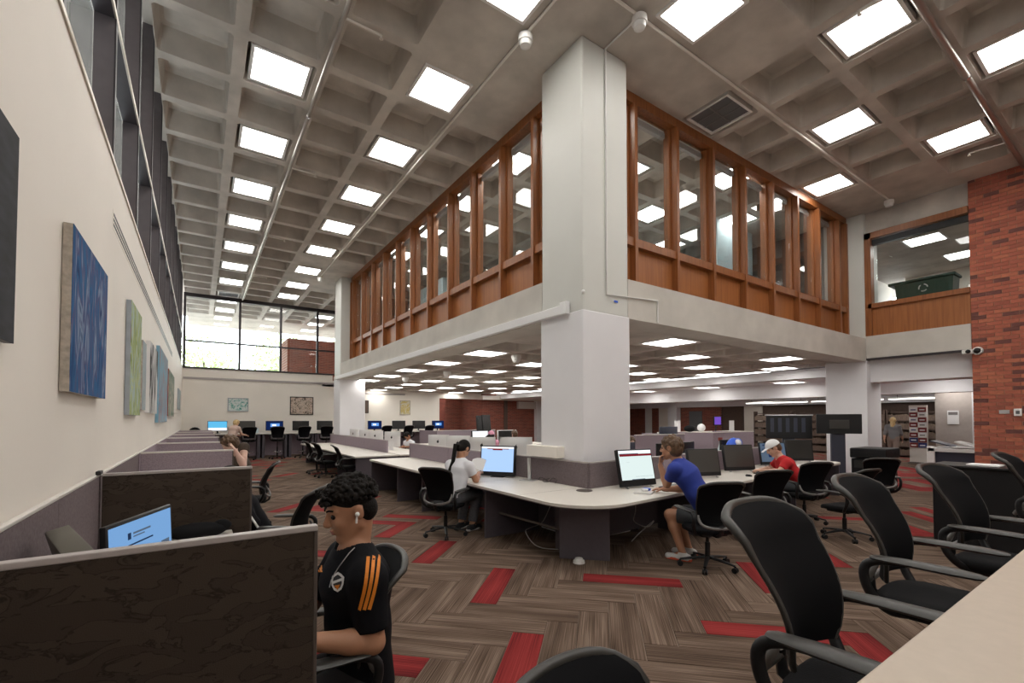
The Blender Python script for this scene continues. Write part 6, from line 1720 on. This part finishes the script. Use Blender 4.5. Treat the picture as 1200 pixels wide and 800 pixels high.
# ---- woman in white at the corner desk, reading a sheet of paper
J, P = seated(3.10, 6.10, 0.35, hz=0.56, lean=0.30, s=1.08, head_pitch=0.75, head_fwd=0.07, spine=0.47, knee=0.42, ankle=(0.30, 0.10),
              arms={'L': ((0.20, 0.25, 0.80), (0.42, 0.10, 0.84)), 'R': ((0.22, -0.25, 0.78), (0.47, -0.10, 0.84))})
r2, H2, HR2, b2, _ = person('woman in a white t-shirt and grey trousers reading a paper at the corner desk', J, 'skin_tan', 'shirt_white', 'trouser_grey', vox=0.009, s=1.08, sleeve=0.62)
add_part(r2, 'hair', hair_cap(H2, HR2, 1.08, 'sleek'), 'hair_black', b2)
tail = [H2(-0.10, 0, -0.01), H2(-0.16, 0.01, -0.05), J['chest'] + V3(-0.13, -0.02, 0.0), J['chest'] + V3(-0.19, -0.03, -0.12), J['chest'] + V3(-0.21, -0.03, -0.22)]
MB().tube([tuple(p - b2) for p in tail], [0.03, 0.034, 0.03, 0.024, 0.010], 10, flat=(1, 1)).build('ponytail', 'hair_black', r2, smooth=60)
pc = (J['L']['wr'] + J['R']['wr']) / 2 + V3(0.09, 0.03, 0.06)
q = thing('paper_sheet', 'white sheet of paper held by the woman in white', 'paper', tuple(pc), 0.35)
mb = MB(); nn = 6
for i in range(nn + 1):
    for j in (0, 1): mb.v.append((-0.03 + 0.09 * j, -0.14 + 0.28 * i / nn, -0.03 + 0.17 * j + 0.03 * math.sin(PI * i / nn)))
mb.f = [(2 * i, 2 * i + 1, 2 * i + 3, 2 * i + 2) for i in range(nn)]; mb.m = [0] * nn
mb.build('sheet', 'paper', q, smooth=60)

# ---- man in blue at the right wing, hand at his mouth
J, P = seated(4.98, 3.16, PI / 2 + 0.35, hz=0.55, lean=0.42, s=1.10, head_pitch=0.12, head_fwd=0.05, head_yaw=-0.02, spine=0.50, knee=0.44, ankle=(0.30, 0.10), spread=0.13,
              arms={'L': ((0.40, 0.20, 0.80), (0.44, 0.10, 1.06)), 'R': ((0.36, -0.24, 0.80), (0.60, -0.14, 0.79))})
hh = at(786, 525, Y=3.52); J['head'] = np.array((hh.x, hh.y, hh.z)); J['chest'] = J['head'] + np.array((0.06, -0.07, -0.175)); 
for q_, sd_ in ((1, 'L'), (-1, 'R')): J[sd_]['sh'] = J['chest'] + J['lat'] * q_ * 0.185 + V3(0, 0, -0.06)
J['L']['wr'] = J['head'] + J['hf'] * 0.12 + J['lat'] * 0.03 + V3(0, 0, -0.20); J['L']['el'] = J['L']['wr'] + V3(0.03, -0.07, -0.22)
J['L']['hd'] = V3(0.05, -0.02, 1.0); J['L']['hn'] = -J['hf']; J['L']['curl'] = 0.9; J['L']['ts'] = -1
r3, H3, HR3, b3, _ = person('man in a blue t-shirt and grey shorts resting his hand on his mouth', J, 'skin_tan', 'shirt_blue', 'short_grey', shoes='shoe_white', vox=0.009, s=1.10, sleeve=0.62, pants='short')
add_part(r3, 'hair', hair_cap(H3, HR3, 1.10, 'wavy'), 'hair_brown', b3)

# ---- man in red with a white cap, bent over the desk
J, P = seated(8.45, 3.70, PI / 2 + 0.75, hz=0.56, lean=0.62, s=1.08, head_pitch=0.55, head_fwd=0.10, spine=0.50, knee=0.44, ankle=(0.36, 0.10), spread=0.13,
              arms={'L': ((0.42, 0.26, 0.80), (0.62, 0.06, 0.80)), 'R': ((0.42, -0.26, 0.80), (0.62, -0.06, 0.80))})
r4, H4, HR4, b4, _ = person('man in a red t-shirt and white cap bent over the right wing of the desk', J, 'skin_light', 'shirt_red', 'short_grey', shoes='shoe_white', vox=0.010, s=1.08, sleeve=0.62, pants='short')
add_part(r4, 'hair', hair_cap(H4, HR4, 1.06, 'sleek'), 'hair_brown', b4)
c = H4(0, 0, 0.05); G = Field(c - 0.3, c + 0.3, 0.007)
G.ell(H4(-0.012, 0, 0.045), np.array([0.112, 0.094, 0.100]) * 1.08, HR4, k=0.0, clip=[(H4(0, 0, 0.035), -HR4[2])])
G.body(H4(0.06, 0, 0.048), H4(0.175, 0, 0.030), 0.075, 0.06, 0.008, 0.006, HR4[1], k=0.01)
add_part(r4, 'cap', G, 'cap_white', b4)

# ---- woman walking away at the far right
def standing(x, y, face, s=1.0, step=0.12, armsw=0.1):
    f = V3(math.cos(face), math.sin(face), 0); l = V3(-math.sin(face), math.cos(face), 0); z = V3(0, 0, 1)
    def P(a, b, c): return V3(x, y, 0) + (f * a + l * b + z * c) * s
    J = {'hip': P(0, 0, 0.92), 'chest': P(0.01, 0, 1.40), 'head': P(0.04, 0, 1.555), 'hf': f * 0.98 - z * 0.1, 'hu': z, 'lat': l}
    for q, sd_ in ((1, 'L'), (-1, 'R')):
        k = step * q; a = -armsw * q
        J[sd_] = {'sh': P(0, q * 0.17, 1.345), 'el': P(a * 0.5 - 0.03, q * 0.22, 1.08), 'wr': P(a + 0.04, q * 0.24, 0.86), 'hd': V3(0, 0, -1) + f * 0.2, 'hn': -l * q, 'ts': q,
                  'hp': P(0, q * 0.085, 0.90), 'kn': P(k * 0.8 + 0.02, q * 0.09, 0.50), 'an': P(k, q * 0.085, 0.095 / s), 'td': f}
    return J
J = standing(22.0, 6.35, 0.15, 1.04, 0.14, 0.16)
r5, H5, HR5, b5, _ = person('woman with long blond hair in a grey top and tan trousers walking away', J, 'skin_light', 'shirt_grey', 'trouser_tan', vox=0.012, s=1.04, sleeve=1.5, head_detail=False)
add_part(r5, 'hair', hair_cap(H5, HR5, 1.04, 'long', 0.010), 'hair_blond', b5)
# ---- person in pink leaning at the back-left
p6 = at(271, 508, Y=20.4)
J = standing(p6.x, p6.y, 0.9, 1.03, 0.08, 0.1)
sh_ = V3(0.22, 0.22, -0.04)
J['chest'] = J['chest'] + V3(0.10, 0.12, -0.06); J['head'] = J['head'] + V3(0.15, 0.18, -0.09); J['hf'] = V3(0.6, 0.6, -0.5); J['hu'] = V3(0.25, 0.25, 0.9)
for sd_, q in (('L', 1), ('R', -1)):
    J[sd_]['sh'] = J['chest'] + np.array(J['lat']) * q * 0.17 + V3(0, 0, -0.05); J[sd_]['el'] = J[sd_]['sh'] + V3(0.10, 0.08, -0.24); J[sd_]['wr'] = J[sd_]['el'] + V3(0.17, 0.15, -0.04)
    J[sd_]['hd'] = V3(0.6, 0.7, -0.2); J[sd_]['hn'] = V3(0, 0, -1)
r6, H6, HR6, b6, _ = person('person in a pale pink top leaning over by the back counter', J, 'skin_light', 'shirt_pink', 'brown_bag', vox=0.012, s=1.0, sleeve=0.6, head_detail=False)
add_part(r6, 'hair', hair_cap(H6, HR6, 1.0, 'wavy', 0.010), 'hair_blond', b6)
# ---- person in the second carrel, mostly hidden: striped sleeve and grey trousers
J, P = seated(0.52, 5.05, PI, hz=0.54, lean=0.5, s=1.0, head_pitch=0.7, spine=0.46, knee=0.42,
              arms={'L': ((0.10, 0.24, 0.72), (0.34, 0.16, 0.78)), 'R': ((0.16, -0.27, 0.74), (0.42, -0.14, 0.78))})
r7, H7, HR7, b7, _ = person('person in black with a white side stripe sitting in the second carrel', J, 'skin_brown', 'jersey_black', 'trouser_grey', vox=0.010, s=1.0, sleeve=1.9)
add_part(r7, 'hair', hair_cap(H7, HR7, 1.0, 'sleek'), 'hair_black', b7)
st = [J['L']['sh'] + V3(0.0, -0.066, 0.02), (J['L']['sh'] + J['L']['el']) / 2 + V3(0.02, -0.075, 0), J['L']['el'] + V3(0.03, -0.065, -0.02)]
MB().tube([tuple(p - b7) for p in st], 0.010, 6).build('side_stripe', 'cloth_white', r7, smooth=60)
# ---- person in the third carrel: brown hair and a bare arm at the end of the partition
J, P = seated(0.56, 8.2, PI, hz=0.55, lean=0.45, s=1.0, head_pitch=0.5, spine=0.42, knee=0.40, arms={'L': ((0.0, 0.22, 0.9), (0.05, 0.18, 1.1)), 'R': ((0.1, -0.28, 0.74), (0.34, -0.16, 0.78))})
J['head'] = np.array(at(269, 521, Y=8.3)); J['chest'] = J['head'] + V3(0.14, -0.02, -0.20)
for q_, sd_ in ((1, 'L'), (-1, 'R')): J[sd_]['sh'] = J['chest'] + J['lat'] * q_ * 0.17 + V3(0, 0, -0.05)
J['L']['sh'] = np.array(at(286, 524, Y=8.05)); J['L']['el'] = np.array(at(285, 545, Y=7.85)); J['L']['wr'] = np.array(at(276, 528, Y=7.9)); J['L']['hd'] = V3(-0.5, 0.2, 0.8)
r8, H8, HR8, b8, _ = person('brown-haired person resting on a bare arm at the end of a lilac partition', J, 'skin_pink', 'brown_bag', 'brown_bag', vox=0.011, s=1.05, sleeve=0.25, head_detail=False)
add_part(r8, 'hair', hair_cap(H8, HR8, 1.05, 'wavy', 0.009), 'hair_brown', b8)
# ---- seated people behind the silver computers
def back_person(label, x, y, face, skin, top, hairst, hairm, lean=0.3, pitch=0.4, s=1.0):
    J, P = seated(x, y, face, hz=0.56, lean=lean, s=s, head_pitch=pitch, spine=0.46, arms={'L': ((0.16, 0.25, 0.79), (0.38, 0.12, 0.80)), 'R': ((0.16, -0.25, 0.79), (0.38, -0.12, 0.80))})
    r, H, HR, b, _ = person(label, J, skin, top, 'trouser_dark', vox=0.013, s=s, sleeve=0.6, head_detail=False)
    add_part(r, 'hair', hair_cap(H, HR, s, hairst, 0.010), hairm, b); return r, H, HR, b
p9 = at(468, 512, Z=1.16)
back_person('man in a white t-shirt looking down behind the island desk', 5.75, 14.15, PI + 0.3, 'skin_brown', 'shirt_white', 'sleek', 'hair_black', 0.45, 0.9)
r, H, HR, b = back_person('person in a pink headscarf behind the silver computers', 7.6, 12.2, PI / 2, 'skin_light', 'pink_cloth', 'sleek', 'hair_black', 0.2, 0.3)
c = H(0, 0, 0); G = Field(c - 0.28, c + 0.25, 0.010); G.ell(H(-0.015, 0, 0.03), np.array([0.115, 0.095, 0.115]), HR, k=0.01).cone(H(-0.02, 0, -0.06), H(-0.03, 0, -0.18), 0.08, 0.11, k=0.03).ell(H(0.10, 0, -0.03), np.array([0.06, 0.055, 0.075]), HR, k=0.01, cut=True)
add_part(r, 'headscarf', G, 'pink_cloth', b)
back_person('brown-haired person before the white screen under the brick wall', 8.35, 12.05, PI / 2, 'skin_light', 'shirt_grey', 'wavy', 'hair_brown', 0.1, 0.2)
back_person('dark-haired person whose face shows beside the woman in white', 5.95, 9.35, PI - 0.3, 'skin_pink', 'shirt_grey', 'wavy', 'hair_black', 0.35, 0.4)
back_person('brown-haired person showing at the edge of the corner column', 7.6, 6.75, -2.0, 'skin_pink', 'shirt_grey', 'wavy', 'hair_brown', 0.2, 0.1)
